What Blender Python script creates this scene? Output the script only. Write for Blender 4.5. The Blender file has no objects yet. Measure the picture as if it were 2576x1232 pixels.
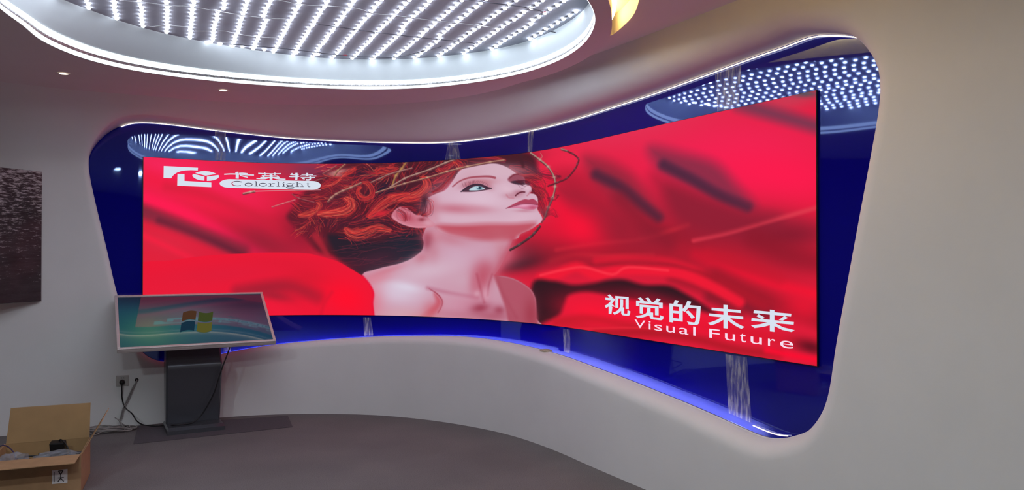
import bpy, bmesh, math, random
import numpy as np
from mathutils import Vector, Matrix
from mathutils.geometry import delaunay_2d_cdt, tessellate_polygon

scene = bpy.context.scene
COL = scene.collection
RNG = random.Random(7)

# ------------------------------------------------------------------ camera, world, exposure
F = 1936.0; CX = 1288.0; CY = 616.0; HOR = 636.0
HC = 1.43                                   # eye height above the carpet
PITCH = math.atan((HOR - CY) / F)
cam_data = bpy.data.cameras.new('camera')
cam_data.sensor_width = 36.0
cam_data.lens = 36.0 * F / 2576.0
cam_data.clip_start = 0.05
cam = bpy.data.objects.new('camera', cam_data)
COL.objects.link(cam)
cam.location = (0, 0, HC)
cam.rotation_euler = (math.pi / 2 + PITCH, 0, 0)
scene.camera = cam

world = bpy.data.worlds.new('world'); scene.world = world
world.use_nodes = True
world.node_tree.nodes['Background'].inputs[0].default_value = (0.55, 0.6, 0.7, 1)
world.node_tree.nodes['Background'].inputs[1].default_value = 0.02

scene.view_settings.view_transform = 'Standard'
scene.view_settings.look = 'None'
scene.view_settings.gamma = 1.0
scene.view_settings.exposure = 0.0
scene.view_settings.use_curve_mapping = False
scene.cycles.use_denoising = True
scene.cycles.max_bounces = 8
scene.cycles.sample_clamp_indirect = 6.0

# light levels
BEAD = 35.0          # LED lenses of the round ceiling well
RIM = 2.2            # light line round the rim of the well
COVE = 2.6           # warm strip along the top of the recess
COVE_LOW = 28.0       # strip hidden in the slot below the recess
SLOT = 26.0           # amber strip in the ceiling slot
SLOT_FILL = 36.0     # unseen amber strip on the ring edge, added to tint the cove gold
FILL_DOWN = 42.0           # unseen downlights added behind the camera (W)
SCREEN = 1.0         # LED video wall

# ------------------------------------------------------------------ helpers
def ray(x, y):
    x = np.asarray(x, float); y = np.asarray(y, float)
    u = (x - CX) / F; v = (CY - y) / F
    return u, np.cos(PITCH) - v * np.sin(PITCH), np.sin(PITCH) + v * np.cos(PITCH)

def proj(X, Y, Z):
    Z = Z - HC
    d = Y * np.cos(PITCH) + Z * np.sin(PITCH)
    v = -Y * np.sin(PITCH) + Z * np.cos(PITCH)
    return CX + F * X / d, CY - F * v / d

def at_z(x, y, z):
    u, yy, zz = ray(x, y)
    s = (z - HC) / zz
    return np.array([float(u * s), float(yy * s), z])

def srgb(r, g, b):
    c = np.array([r, g, b], float) / 255.0
    return np.where(c <= 0.04045, c / 12.92, ((c + 0.055) / 1.055) ** 2.4)

def catmull(P, n=12, closed=False):
    P = np.asarray(P, float)
    m = len(P)
    out = []
    rng = range(m) if closed else range(m - 1)
    for i in rng:
        if closed:
            p0, p1, p2, p3 = P[(i - 1) % m], P[i], P[(i + 1) % m], P[(i + 2) % m]
        else:
            p1, p2 = P[i], P[i + 1]
            p0 = P[i - 1] if i else 2 * p1 - p2
            p3 = P[i + 2] if i + 2 < m else 2 * p2 - p1
        for k in range(n):
            t = k / n
            out.append(0.5 * (2 * p1 + (p2 - p0) * t + (2 * p0 - 5 * p1 + 4 * p2 - p3) * t * t + (3 * p1 - p0 - 3 * p2 + p3) * t ** 3))
    if not closed:
        out.append(P[-1])
    return np.array(out)

def resample(P, step):
    d = np.r_[0, np.cumsum(np.hypot(*np.diff(P[:, :2], axis=0).T))]
    n = max(2, int(round(d[-1] / step)) + 1)
    s = np.linspace(0, d[-1], n)
    return np.stack([np.interp(s, d, P[:, k]) for k in range(P.shape[1])], 1), s

def inside(poly, pts):
    x, y = pts[:, 0], pts[:, 1]
    r = np.zeros(len(pts), bool)
    px, py = poly[:, 0], poly[:, 1]
    qx, qy = np.roll(px, -1), np.roll(py, -1)
    for a, b, c, d in zip(px, py, qx, qy):
        if b == d: continue
        k = (b > y) != (d > y)
        r ^= k & (x < (c - a) * (y - b) / (d - b) + a)
    return r

def polydist(poly, pts):
    a = poly; b = np.roll(poly, -1, 0)
    best = np.full(len(pts), 1e9)
    for p, q in zip(a, b):
        e = q - p; L = e @ e
        t = np.clip(((pts - p) @ e) / (L or 1e-12), 0, 1)
        best = np.minimum(best, np.hypot(*(pts - p - t[:, None] * e).T))
    return best

def tri_region(outer, holes, gx, gy):
    """triangles of a plane region with holes, with grid points inside"""
    outer = np.asarray(outer, float); holes = [np.asarray(h, float) for h in holes]
    x0, y0 = outer.min(0); x1, y1 = outer.max(0)
    g = np.stack(np.meshgrid(np.arange(x0 + gx / 2, x1, gx), np.arange(y0 + gy / 2, y1, gy)), -1).reshape(-1, 2)
    m = min(gx, gy) * 0.35
    g = g[inside(outer, g)]
    g = g[polydist(outer, g) > m]
    for h in holes:
        g = g[~inside(h, g)]
        g = g[polydist(h, g) > m]
    pts = [outer]; edges = []
    n = 0
    for c in [outer] + holes:
        k = len(c)
        edges += [(n + i, n + (i + 1) % k) for i in range(k)]
        n += k
    allp = np.vstack([outer] + holes + [g])
    v, e, f, _, _, _ = delaunay_2d_cdt([Vector(p) for p in allp], edges, [], 0, 1e-7)
    v = np.array([[p.x, p.y] for p in v])
    f = np.array([t for t in f if len(t) == 3])
    c = v[f].mean(1)
    keep = inside(outer, c)
    for h in holes:
        keep &= ~inside(h, c)
    f = f[keep]
    a, b, d = v[f[:, 0]], v[f[:, 1]], v[f[:, 2]]
    area = np.abs((b[:, 0] - a[:, 0]) * (d[:, 1] - a[:, 1]) - (b[:, 1] - a[:, 1]) * (d[:, 0] - a[:, 0]))
    return v, f[area > 1e-10]

def mesh(name, verts, faces, smooth=False):
    me = bpy.data.meshes.new(name)
    me.from_pydata([tuple(map(float, v)) for v in verts], [], [tuple(int(i) for i in f) for f in faces])
    me.validate()
    if smooth:
        me.polygons.foreach_set('use_smooth', [True] * len(me.polygons))
    me.update()
    return me

def obj(name, me, mat=None, parent=None):
    o = bpy.data.objects.new(name, me)
    COL.objects.link(o)
    if mat is not None and me is not None and not me.materials:
        me.materials.append(mat)
    if parent is not None:
        o.parent = parent
    return o

def thing(name, label, cat, loc=(0, 0, 0), rotz=0.0, group=None):
    o = bpy.data.objects.new(name, None); COL.objects.link(o)
    o.location = loc; o.rotation_euler = (0, 0, rotz)
    o.empty_display_size = 0.1
    return tag(o, label, cat, group)

def tag(o, label, cat, group=None):
    o['label'] = label; o['category'] = cat
    if group: o['group'] = group
    return o

def struct(o, label=None):
    o['kind'] = 'structure'
    if label: o['label'] = label
    return o

def box_bm(bm, c, s, R=None, bevel=0.0):
    r = bmesh.ops.create_cube(bm, size=1.0)
    vs = r['verts']
    for v in vs:
        v.co = Vector((v.co.x * s[0], v.co.y * s[1], v.co.z * s[2]))
    if bevel:
        es = {e for v in vs for e in v.link_edges}
        rb = bmesh.ops.bevel(bm, geom=list(es), offset=bevel, segments=2, affect='EDGES', profile=0.5)
        vs = list({v for f in rb['faces'] for v in f.verts} | {v for v in vs if v.is_valid})
    for v in vs:
        co = v.co
        if R is not None: co = R @ co
        v.co = co + Vector(c)

def bm_mesh(name, bm, smooth=False):
    bmesh.ops.recalc_face_normals(bm, faces=bm.faces)
    me = bpy.data.meshes.new(name)
    bm.to_mesh(me); bm.free()
    if smooth:
        me.polygons.foreach_set('use_smooth', [True] * len(me.polygons))
    return me

def box_mesh(name, c, s, R=None, bevel=0.0):
    bm = bmesh.new(); box_bm(bm, c, s, R, bevel)
    return bm_mesh(name, bm)

def tube(name, pts, r, n=8, closed=False, cap=True):
    """tube along a polyline; r number or per-point list"""
    P = np.asarray(pts, float); m = len(P)
    rr = np.full(m, r) if np.isscalar(r) else np.asarray(r, float)
    if closed:
        T = np.roll(P, -1, 0) - np.roll(P, 1, 0)
    else:
        T = np.gradient(P, axis=0)
    T /= np.maximum(np.linalg.norm(T, axis=1), 1e-9)[:, None]
    up = np.array([0, 0, 1.0])
    if abs(T[0] @ up) > 0.9: up = np.array([1.0, 0, 0])
    N = np.cross(T[0], up); N /= np.linalg.norm(N)
    V = []; Fc = []
    for i in range(m):
        N = N - T[i] * (N @ T[i]); N /= max(np.linalg.norm(N), 1e-9)
        B = np.cross(T[i], N)
        for k in range(n):
            a = 2 * math.pi * k / n
            V.append(P[i] + rr[i] * (math.cos(a) * N + math.sin(a) * B))
    L = m if closed else m - 1
    for i in range(L):
        j = (i + 1) % m
        for k in range(n):
            k2 = (k + 1) % n
            Fc.append((i * n + k, i * n + k2, j * n + k2, j * n + k))
    if cap and not closed:
        Fc.append(tuple(range(n))[::-1]); Fc.append(tuple((m - 1) * n + k for k in range(n)))
    return mesh(name, V, Fc, True)

# ------------------------------------------------------------------ materials
def new_mat(name):
    m = bpy.data.materials.new(name); m.use_nodes = True
    nt = m.node_tree
    return m, nt, nt.nodes['Principled BSDF'], nt.nodes['Material Output']

def node(nt, kind, **kw):
    n = nt.nodes.new(kind)
    for k, v in kw.items():
        setattr(n, k, v)
    return n

def pmat(name, col, rough=0.6, metal=0.0, noise=0.0, scale=30.0, bump=0.0, bscale=None, ior=1.45, detail=4.0):
    m, nt, b, out = new_mat(name)
    b.inputs['Roughness'].default_value = rough
    b.inputs['Metallic'].default_value = metal
    b.inputs['IOR'].default_value = ior
    b.inputs['Base Color'].default_value = (*col, 1)
    tc = node(nt, 'ShaderNodeTexCoord')
    if noise:
        nz = node(nt, 'ShaderNodeTexNoise'); nz.inputs['Scale'].default_value = scale; nz.inputs['Detail'].default_value = detail
        nt.links.new(tc.outputs['Object'], nz.inputs['Vector'])
        rp = node(nt, 'ShaderNodeValToRGB')
        rp.color_ramp.elements[0].position = 0.3; rp.color_ramp.elements[1].position = 0.7
        rp.color_ramp.elements[0].color = (*[c * (1 - noise) for c in col], 1)
        rp.color_ramp.elements[1].color = (*[min(1, c * (1 + noise)) for c in col], 1)
        nt.links.new(nz.outputs['Fac'], rp.inputs['Fac'])
        nt.links.new(rp.outputs['Color'], b.inputs['Base Color'])
    if bump:
        n2 = node(nt, 'ShaderNodeTexNoise'); n2.inputs['Scale'].default_value = bscale or scale; n2.inputs['Detail'].default_value = 3.0
        nt.links.new(tc.outputs['Object'], n2.inputs['Vector'])
        bp = node(nt, 'ShaderNodeBump'); bp.inputs['Strength'].default_value = bump; bp.inputs['Distance'].default_value = 0.01
        nt.links.new(n2.outputs['Fac'], bp.inputs['Height'])
        nt.links.new(bp.outputs['Normal'], b.inputs['Normal'])
    return m

def emat(name, col, strength, sampling='AUTO'):
    m, nt, b, out = new_mat(name)
    nt.nodes.remove(b)
    e = node(nt, 'ShaderNodeEmission')
    e.inputs['Color'].default_value = (*col, 1); e.inputs['Strength'].default_value = strength
    nt.links.new(e.outputs[0], out.inputs['Surface'])
    m.cycles.emission_sampling = sampling
    return m

M = {}
M['wall'] = pmat('white_painted_plaster', (0.78, 0.78, 0.77), 0.7, noise=0.02, scale=3.0, bump=0.04, bscale=60.0)
M['dark_wall'] = pmat('charcoal_wall_paint', (0.05, 0.05, 0.055), 0.7, noise=0.05, scale=3.0)
M['ceiling'] = pmat('ceiling_paint', (0.76, 0.74, 0.74), 0.75, noise=0.015, scale=3.0)
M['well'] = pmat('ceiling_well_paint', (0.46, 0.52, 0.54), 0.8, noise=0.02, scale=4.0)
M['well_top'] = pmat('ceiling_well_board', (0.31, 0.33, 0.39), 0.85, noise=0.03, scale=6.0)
M['black'] = pmat('matte_black_plastic', (0.012, 0.012, 0.013), 0.45)
M['rubber'] = pmat('black_cable_rubber', (0.01, 0.01, 0.011), 0.5)
M['steel'] = pmat('grey_powder_coated_steel', (0.10, 0.105, 0.12), 0.27, metal=0.5, noise=0.05, scale=200.0)
M['silver'] = pmat('brushed_aluminium', (0.70, 0.66, 0.63), 0.38, metal=0.35, noise=0.04, scale=40.0)
M['plate'] = pmat('socket_plastic', (0.45, 0.43, 0.41), 0.4)
M['greycable'] = pmat('grey_network_cable_sheath', (0.30, 0.28, 0.27), 0.5)
M['card'] = pmat('cardboard_brown', (0.40, 0.235, 0.12), 0.8, noise=0.08, scale=18.0, bump=0.05, bscale=120.0)
M['cardin'] = pmat('cardboard_inside', (0.36, 0.22, 0.10), 0.85, noise=0.06, scale=12.0)
M['paper'] = pmat('white_label_paper', (0.72, 0.68, 0.68), 0.7, noise=0.04, scale=60.0)
M['ink'] = pmat('dark_print_ink', (0.06, 0.05, 0.05), 0.7)
M['mat'] = pmat('dark_carpet_tile', (0.085, 0.075, 0.085), 0.95, noise=0.15, scale=160.0, bump=0.3, bscale=300.0)
M['wire'] = pmat('thin_wire_sheath', (0.35, 0.35, 0.38), 0.5)
M['darkwire'] = pmat('dark_wire_sheath', (0.06, 0.06, 0.08), 0.5)
M['tape'] = pmat('red_insulating_tape', (0.30, 0.05, 0.07), 0.4)
M['bead'] = emat('led_lens_glow', (0.86, 0.9, 1.0), BEAD)
M['rim'] = emat('rim_light_glow', (0.86, 0.95, 1.0), RIM)
M['cove'] = emat('warm_strip_glow', (1.0, 0.80, 0.62), COVE)
M['covelow'] = emat('violet_white_strip_glow', (0.66, 0.60, 1.0), COVE_LOW)
M['slot'] = emat('amber_strip_glow', (1.0, 0.62, 0.16), SLOT)
M['slot_fill'] = emat('amber_fill_glow', (1.0, 0.62, 0.16), SLOT_FILL)
M['lamp'] = emat('downlight_glow', (1.0, 0.85, 0.62), 3.0)
M['logo'] = emat('screen_white', tuple(srgb(216, 226, 240)), SCREEN, 'NONE')
M['logo2'] = emat('screen_pinkish_white', tuple(srgb(250, 222, 240)), SCREEN, 'NONE')
M['logodark'] = emat('screen_dark_grey', tuple(srgb(78, 72, 88)), SCREEN, 'NONE')
M['logomag'] = emat('screen_crimson', tuple(srgb(190, 30, 70)), SCREEN, 'NONE')

def carpet_mat():
    m, nt, b, out = new_mat('grey_loop_carpet')
    tc = node(nt, 'ShaderNodeTexCoord')
    n1 = node(nt, 'ShaderNodeTexNoise'); n1.inputs['Scale'].default_value = 1.6; n1.inputs['Detail'].default_value = 3
    n2 = node(nt, 'ShaderNodeTexNoise'); n2.inputs['Scale'].default_value = 180.0; n2.inputs['Detail'].default_value = 2
    nt.links.new(tc.outputs['Object'], n1.inputs['Vector']); nt.links.new(tc.outputs['Object'], n2.inputs['Vector'])
    r1 = node(nt, 'ShaderNodeValToRGB')
    r1.color_ramp.elements[0].position = 0.3; r1.color_ramp.elements[0].color = (0.165, 0.155, 0.152, 1)
    r1.color_ramp.elements[1].position = 0.7; r1.color_ramp.elements[1].color = (0.195, 0.182, 0.178, 1)
    nt.links.new(n1.outputs['Fac'], r1.inputs['Fac'])
    mx = node(nt, 'ShaderNodeMix', data_type='RGBA', blend_type='MULTIPLY'); mx.inputs[0].default_value = 0.6
    r2 = node(nt, 'ShaderNodeValToRGB')
    r2.color_ramp.elements[0].position = 0.3; r2.color_ramp.elements[0].color = (0.55, 0.55, 0.55, 1)
    r2.color_ramp.elements[1].position = 0.7; r2.color_ramp.elements[1].color = (1.3, 1.3, 1.3, 1)
    nt.links.new(n2.outputs['Fac'], r2.inputs['Fac'])
    nt.links.new(r1.outputs['Color'], mx.inputs[6]); nt.links.new(r2.outputs['Color'], mx.inputs[7])
    nt.links.new(mx.outputs[2], b.inputs['Base Color'])
    b.inputs['Roughness'].default_value = 0.95
    b.inputs['Specular IOR Level'].default_value = 0.1
    bp = node(nt, 'ShaderNodeBump'); bp.inputs['Strength'].default_value = 0.35; bp.inputs['Distance'].default_value = 0.006
    nt.links.new(n2.outputs['Fac'], bp.inputs['Height']); nt.links.new(bp.outputs['Normal'], b.inputs['Normal'])
    return m
M['carpet'] = carpet_mat()

def panel_mat():
    m, nt, b, out = new_mat('glossy_blue_acrylic')
    b.inputs['Base Color'].default_value = (0.004, 0.002, 0.27, 1)
    b.inputs['Roughness'].default_value = 0.03
    b.inputs['IOR'].default_value = 2.5
    b.inputs['Specular Tint'].default_value = (0.38, 0.52, 1, 1)
    return m
M['panel'] = panel_mat()

def film_mat():
    m, nt, b, out = new_mat('smeared_clear_film')
    tc = node(nt, 'ShaderNodeTexCoord')
    mp = node(nt, 'ShaderNodeMapping'); mp.inputs['Scale'].default_value = (30, 30, 5)
    nz = node(nt, 'ShaderNodeTexNoise'); nz.inputs['Scale'].default_value = 2.2; nz.inputs['Detail'].default_value = 6
    nt.links.new(tc.outputs['Object'], mp.inputs['Vector']); nt.links.new(mp.outputs['Vector'], nz.inputs['Vector'])
    rp = node(nt, 'ShaderNodeValToRGB')
    rp.color_ramp.elements[0].position = 0.42; rp.color_ramp.elements[0].color = (0.10, 0.10, 0.10, 1)
    rp.color_ramp.elements[1].position = 0.68; rp.color_ramp.elements[1].color = (0.5, 0.5, 0.5, 1)
    nt.links.new(nz.outputs['Fac'], rp.inputs['Fac'])
    tr = node(nt, 'ShaderNodeBsdfTransparent')
    mx = node(nt, 'ShaderNodeMixShader')
    b.inputs['Base Color'].default_value = (0.7, 0.68, 0.75, 1); b.inputs['Roughness'].default_value = 0.25
    nt.links.new(rp.outputs['Color'], mx.inputs['Fac'])
    nt.links.new(tr.outputs[0], mx.inputs[1]); nt.links.new(b.outputs[0], mx.inputs[2])
    nt.links.new(mx.outputs[0], out.inputs['Surface'])
    return m
M['film'] = film_mat()

def plastic_mat():
    m, nt, b, out = new_mat('clear_plastic_bag')
    tr = node(nt, 'ShaderNodeBsdfTransparent'); tr.inputs['Color'].default_value = (0.92, 0.92, 0.95, 1)
    b.inputs['Base Color'].default_value = (0.42, 0.42, 0.46, 1); b.inputs['Roughness'].default_value = 0.12
    b.inputs['IOR'].default_value = 1.7
    mx = node(nt, 'ShaderNodeMixShader'); mx.inputs['Fac'].default_value = 0.38
    nt.links.new(tr.outputs[0], mx.inputs[1]); nt.links.new(b.outputs[0], mx.inputs[2])
    nt.links.new(mx.outputs[0], out.inputs['Surface'])
    return m
M['plastic'] = plastic_mat()

def vcol_mat(name, strength, glass=False):
    m, nt, b, out = new_mat(name)
    at = node(nt, 'ShaderNodeAttribute'); at.attribute_name = 'picture'
    if glass:
        b.inputs['Base Color'].default_value = (0.006, 0.008, 0.01, 1)
        b.inputs['Roughness'].default_value = 0.04
        b.inputs['IOR'].default_value = 1.7
        nt.links.new(at.outputs['Color'], b.inputs['Emission Color'])
        b.inputs['Emission Strength'].default_value = strength
    else:
        nt.nodes.remove(b)
        e = node(nt, 'ShaderNodeEmission'); e.inputs['Strength'].default_value = strength
        nt.links.new(at.outputs['Color'], e.inputs['Color'])
        nt.links.new(e.outputs[0], out.inputs['Surface'])
    m.cycles.emission_sampling = 'NONE'
    return m
M['picture'] = vcol_mat('led_picture', SCREEN)
M['desktop'] = vcol_mat('kiosk_picture', 1.0, True)

def canvas_mat():
    m, nt, b, out = new_mat('dark_abstract_painting')
    tc = node(nt, 'ShaderNodeTexCoord')
    mp = node(nt, 'ShaderNodeMapping'); mp.inputs['Scale'].default_value = (2.5, 2.5, 14)
    n1 = node(nt, 'ShaderNodeTexNoise'); n1.inputs['Scale'].default_value = 1.5; n1.inputs['Detail'].default_value = 8; n1.inputs['Roughness'].default_value = 0.7
    nt.links.new(tc.outputs['Object'], mp.inputs['Vector']); nt.links.new(mp.outputs['Vector'], n1.inputs['Vector'])
    r1 = node(nt, 'ShaderNodeValToRGB')
    r1.color_ramp.elements[0].position = 0.3; r1.color_ramp.elements[0].color = (0.006, 0.005, 0.006, 1)
    r1.color_ramp.elements[1].position = 0.62; r1.color_ramp.elements[1].color = (0.035, 0.028, 0.032, 1)
    nt.links.new(n1.outputs['Fac'], r1.inputs['Fac'])
    # wine-red clouding in the lower part
    n2 = node(nt, 'ShaderNodeTexNoise'); n2.inputs['Scale'].default_value = 2.2; n2.inputs['Detail'].default_value = 2
    nt.links.new(tc.outputs['Object'], n2.inputs['Vector'])
    r2 = node(nt, 'ShaderNodeValToRGB')
    r2.color_ramp.elements[0].position = 0.45; r2.color_ramp.elements[0].color = (0, 0, 0, 1)
    r2.color_ramp.elements[1].position = 0.75; r2.color_ramp.elements[1].color = (0.04, 0.004, 0.008, 1)
    nt.links.new(n2.outputs['Fac'], r2.inputs['Fac'])
    ad = node(nt, 'ShaderNodeMix', data_type='RGBA', blend_type='ADD'); ad.inputs[0].default_value = 1
    nt.links.new(r1.outputs['Color'], ad.inputs[6]); nt.links.new(r2.outputs['Color'], ad.inputs[7])
    # pale knife-stroke flecks, denser towards the top
    mp3 = node(nt, 'ShaderNodeMapping'); mp3.inputs['Scale'].default_value = (9, 9, 42)
    n3 = node(nt, 'ShaderNodeTexNoise'); n3.inputs['Scale'].default_value = 2.0; n3.inputs['Detail'].default_value = 5; n3.inputs['Roughness'].default_value = 0.75
    nt.links.new(tc.outputs['Object'], mp3.inputs['Vector']); nt.links.new(mp3.outputs['Vector'], n3.inputs['Vector'])
    sx = node(nt, 'ShaderNodeSeparateXYZ'); nt.links.new(tc.outputs['Object'], sx.inputs[0])
    ma = node(nt, 'ShaderNodeMath', operation='MULTIPLY'); ma.inputs[1].default_value = 0.20
    nt.links.new(sx.outputs['Z'], ma.inputs[0])
    md = node(nt, 'ShaderNodeMath', operation='ADD')
    nt.links.new(ma.outputs[0], md.inputs[0]); nt.links.new(n3.outputs['Fac'], md.inputs[1])
    r3 = node(nt, 'ShaderNodeValToRGB')
    r3.color_ramp.elements[0].position = 0.66; r3.color_ramp.elements[0].color = (0, 0, 0, 1)
    r3.color_ramp.elements[1].position = 0.78; r3.color_ramp.elements[1].color = (0.42, 0.40, 0.40, 1)
    nt.links.new(md.outputs[0], r3.inputs['Fac'])
    a2 = node(nt, 'ShaderNodeMix', data_type='RGBA', blend_type='ADD'); a2.inputs[0].default_value = 1
    nt.links.new(ad.outputs[2], a2.inputs[6]); nt.links.new(r3.outputs['Color'], a2.inputs[7])
    nt.links.new(a2.outputs[2], b.inputs['Base Color'])
    b.inputs['Roughness'].default_value = 0.55
    bp = node(nt, 'ShaderNodeBump'); bp.inputs['Strength'].default_value = 0.4; bp.inputs['Distance'].default_value = 0.004
    nt.links.new(n3.outputs['Fac'], bp.inputs['Height']); nt.links.new(bp.outputs['Normal'], b.inputs['Normal'])
    return m
M['canvas'] = canvas_mat()

# ------------------------------------------------------------------ plan of the curved wall
# screen line in plan, measured from the heights of the screen along its length
SCR = np.array([[-3.088, 6.434], [-2.763, 6.622], [-2.42, 6.795], [-2.032, 6.906], [-1.605, 6.932], [-1.169, 6.88], [-0.725, 6.735], [-0.296, 6.505],
                [0.102, 6.178], [0.44, 5.73], [0.722, 5.21], [0.962, 4.765], [1.165, 4.402], [1.338, 4.092], [1.502, 3.794]])
LEFT = np.array([[-5.65, -4.0], [-5.65, 0.0], [-5.65, 2.6], [-5.6, 3.8], [-5.42, 4.75], [-5.08, 5.33], [-4.6, 5.74], [-4.05, 6.04], [-3.58, 6.255]])
RIGHT = np.array([[1.75, 3.345], [2.0, 2.89], [2.24, 2.35], [2.42, 1.7], [2.52, 1.0], [2.55, 0.0], [2.55, -4.0]])
BASE = catmull(np.vstack([LEFT, SCR, RIGHT]), 24)
BASE, BS = resample(BASE, 0.02)
def smooth1(a, w):
    k = np.hanning(2 * w + 1); k /= k.sum()
    ap = np.r_[2 * a[0] - a[w:0:-1], a, 2 * a[-1] - a[-2:-w - 2:-1]]
    return np.convolve(ap, k, 'valid')
BASE = np.stack([smooth1(BASE[:, 0], 11), smooth1(BASE[:, 1], 11)], 1)
TAN = np.gradient(BASE, axis=0); TAN /= np.hypot(*TAN.T)[:, None]
NOR = np.stack([TAN[:, 1], -TAN[:, 0]], 1)      # towards the room
def near_s(p):
    d = np.hypot(*(BASE - np.asarray(p)[:2]).T); i = int(d.argmin())
    return BS[i], float((np.asarray(p)[:2] - BASE[i]) @ NOR[i])
FLOORPX = [(28, 1095), (325, 1068.4), (414, 1060), (557, 1048), (700, 1042.7), (867, 1041), (1001, 1047), (1115, 1062), (1200, 1075.6), (1336, 1111),
           (1413, 1140.7), (1491, 1174.7), (1565, 1206.7), (1627, 1232)]
gp = np.array([near_s(at_z(x, y, 0.0)) for x, y in FLOORPX])
gp = gp[gp[:, 0].argsort()]
SEND = near_s(SCR[-1])[0]; SBEG = near_s(SCR[0])[0]
gs = np.r_[BS[0], gp[0, 0] - 0.5, gp[:, 0], SEND, BS[-1]]
gv = np.r_[0.05, 0.05, gp[:, 1], gp[-1, 1], gp[-1, 1]]
GAP = smooth1(np.maximum(np.interp(BS, gs, gv), 0.03), 45)
# inset of the coved wall top against the wall foot
COVPX = [(0, 200), (280, 233), (560, 252), (800, 262), (1000, 258), (1200, 235), (1472, 150), (1680, 73), (1880, 0)]
Z_SLAB = 2.64; Z_CEIL = 2.70
KZ = (Z_SLAB - HC) / 1.25
cp = []
for x, y in COVPX:
    s, d = near_s(at_z(x, y, Z_SLAB if x < 1400 else Z_CEIL))
    cp.append((s, d - np.interp(s, BS, GAP)))
cp = np.array(sorted(cp))
INSET = smooth1(np.maximum(np.interp(BS, np.r_[BS[0], cp[0, 0] - 1.5, cp[:, 0], cp[-1, 0] + 1, BS[-1]], np.r_[0.3, 0.45, cp[:, 1], 0.14, 0.14]), 0.10), 40)
def at(arr, s): return np.interp(s, BS, arr)
def cove(s, z):
    z0 = np.interp(s, [SBEG - 0.6, SBEG + 0.3, SBEG + 2.0, SEND - 0.5, SEND + 0.6], [2.14, 2.22, 2.34, 2.30, 2.20])
    g = np.clip((z - z0) / (Z_SLAB + 0.03 - z0), 0, 1.15)
    return at(INSET, s) * g ** 1.5
def wpt(s, z, off=0.0, lean=True):
    """point of the wall front at curve length s and height z, off = towards the room"""
    s = np.asarray(s, float); z = np.asarray(z, float)
    o = at(GAP, s) + off + (cove(s, z) if lean else 0)
    return np.stack([at(BASE[:, 0], s) + at(NOR[:, 0], s) * o, at(BASE[:, 1], s) + at(NOR[:, 1], s) * o, z], -1)
P_OFF = -0.016
def ppt(s, z, off=0.0):
    s = np.asarray(s, float); z = np.asarray(z, float)
    o = P_OFF + off
    return np.stack([at(BASE[:, 0], s) + at(NOR[:, 0], s) * o, at(BASE[:, 1], s) + at(NOR[:, 1], s) * o, z], -1)
I0 = int(np.searchsorted(BS, near_s((-5.0, 5.4))[0])); I1 = int(np.searchsorted(BS, near_s((2.3, 2.1))[0]))
def px_on(px, py, kind):
    """(s, z) where the view line through a pixel meets the wall front ('W') or the panel ('P')"""
    u, y, z = (float(v) for v in ray(px, py))
    ss = BS[I0:I1]
    zz = np.full(len(ss), 1.5)
    for _ in range(6):
        Q = wpt(ss, zz) if kind == 'W' else ppt(ss, zz)
        zz = HC + z / y * Q[:, 1]
    g = Q[:, 0] * y - Q[:, 1] * u
    k = np.where(np.sign(g[:-1]) != np.sign(g[1:]))[0]
    i = k[0] if len(k) else int(np.abs(g).argmin())
    t = g[i] / (g[i] - g[i + 1])
    return ss[i] + t * (ss[i + 1] - ss[i]), zz[i] + t * (zz[i + 1] - zz[i])

# opening of the recess (pixels of its visible outline; W = on the lip, P = at the panel)
OUTLINE = [(223, 403, 'P'), (227, 385, 'P'), (241, 366, 'P'), (268, 337, 'P'), (314, 313, 'P'), (352, 307, 'P'), (434, 313, 'P'), (542, 327, 'P'), (640, 338, 'P'), (743, 347.5, 'P'),
           (855, 353.5, 'P'), (1010, 358, 'P'), (1130, 357, 'P'), (1243, 344, 'P'), (1340, 327, 'P'), (1480, 290, 'P'), (1640, 238, 'P'), (1786, 186, 'P'), (1903, 143, 'P'),
           (1991, 113, 'P'), (2060, 88, 'P'), (2098, 76, 'W'), (2131, 95, 'W'), (2157.5, 124, 'W'), (2178, 159, 'W'), (2187, 189, 'W'), (2188, 224, 'W'), (2182, 282, 'W'), (2174, 329, 'W'), (2157.5, 420, 'W'),
           (2130, 570, 'W'), (2102, 725, 'W'), (2075.6, 873, 'W'), (2068, 930, 'W'), (2060.8, 978, 'W'), (2052.4, 1016, 'W'), (2041.8, 1039, 'W'), (2020.7, 1067, 'W'), (2001.7, 1090, 'W'),
           (1978, 1099, 'P'), (1894, 1069, 'P'), (1833, 1042, 'P'), (1740, 1003, 'P'), (1681, 980, 'P'), (1603, 949, 'P'), (1506, 914, 'P'), (1418, 885.5, 'P'), (1341, 867, 'P'), (1235, 849.5, 'P'),
           (1146, 843, 'P'), (1040, 842.8, 'P'), (939, 845.6, 'P'), (835, 852, 'P'), (695, 865, 'P'), (589, 882, 'P'), (500, 902, 'P'), (430, 910, 'P'), (389, 905, 'P'), (360, 888, 'P'),
           (334, 850, 'P'), (313, 800, 'P'), (296, 740, 'P'), (288, 711, 'P'), (269, 625, 'P'), (249, 544, 'P'), (228, 450, 'P')]
oc = np.array([px_on(*q) for q in OUTLINE])
oc = catmull(oc, 10, True)
oc = np.vstack([oc, oc[:1]])
oc, _ = resample(oc, 0.03)
oc = oc[:-1]
for _ in range(6):
    oc = 0.25 * np.roll(oc, 1, 0) + 0.5 * oc + 0.25 * np.roll(oc, -1, 0)
ot = np.roll(oc, -1, 0) - np.roll(oc, 1, 0); ot /= np.hypot(*ot.T)[:, None]
on = np.stack([-ot[:, 1], ot[:, 0]], 1)
if (on * (oc - oc.mean(0))).sum() < 0: on = -on
NC = len(oc)
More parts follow.
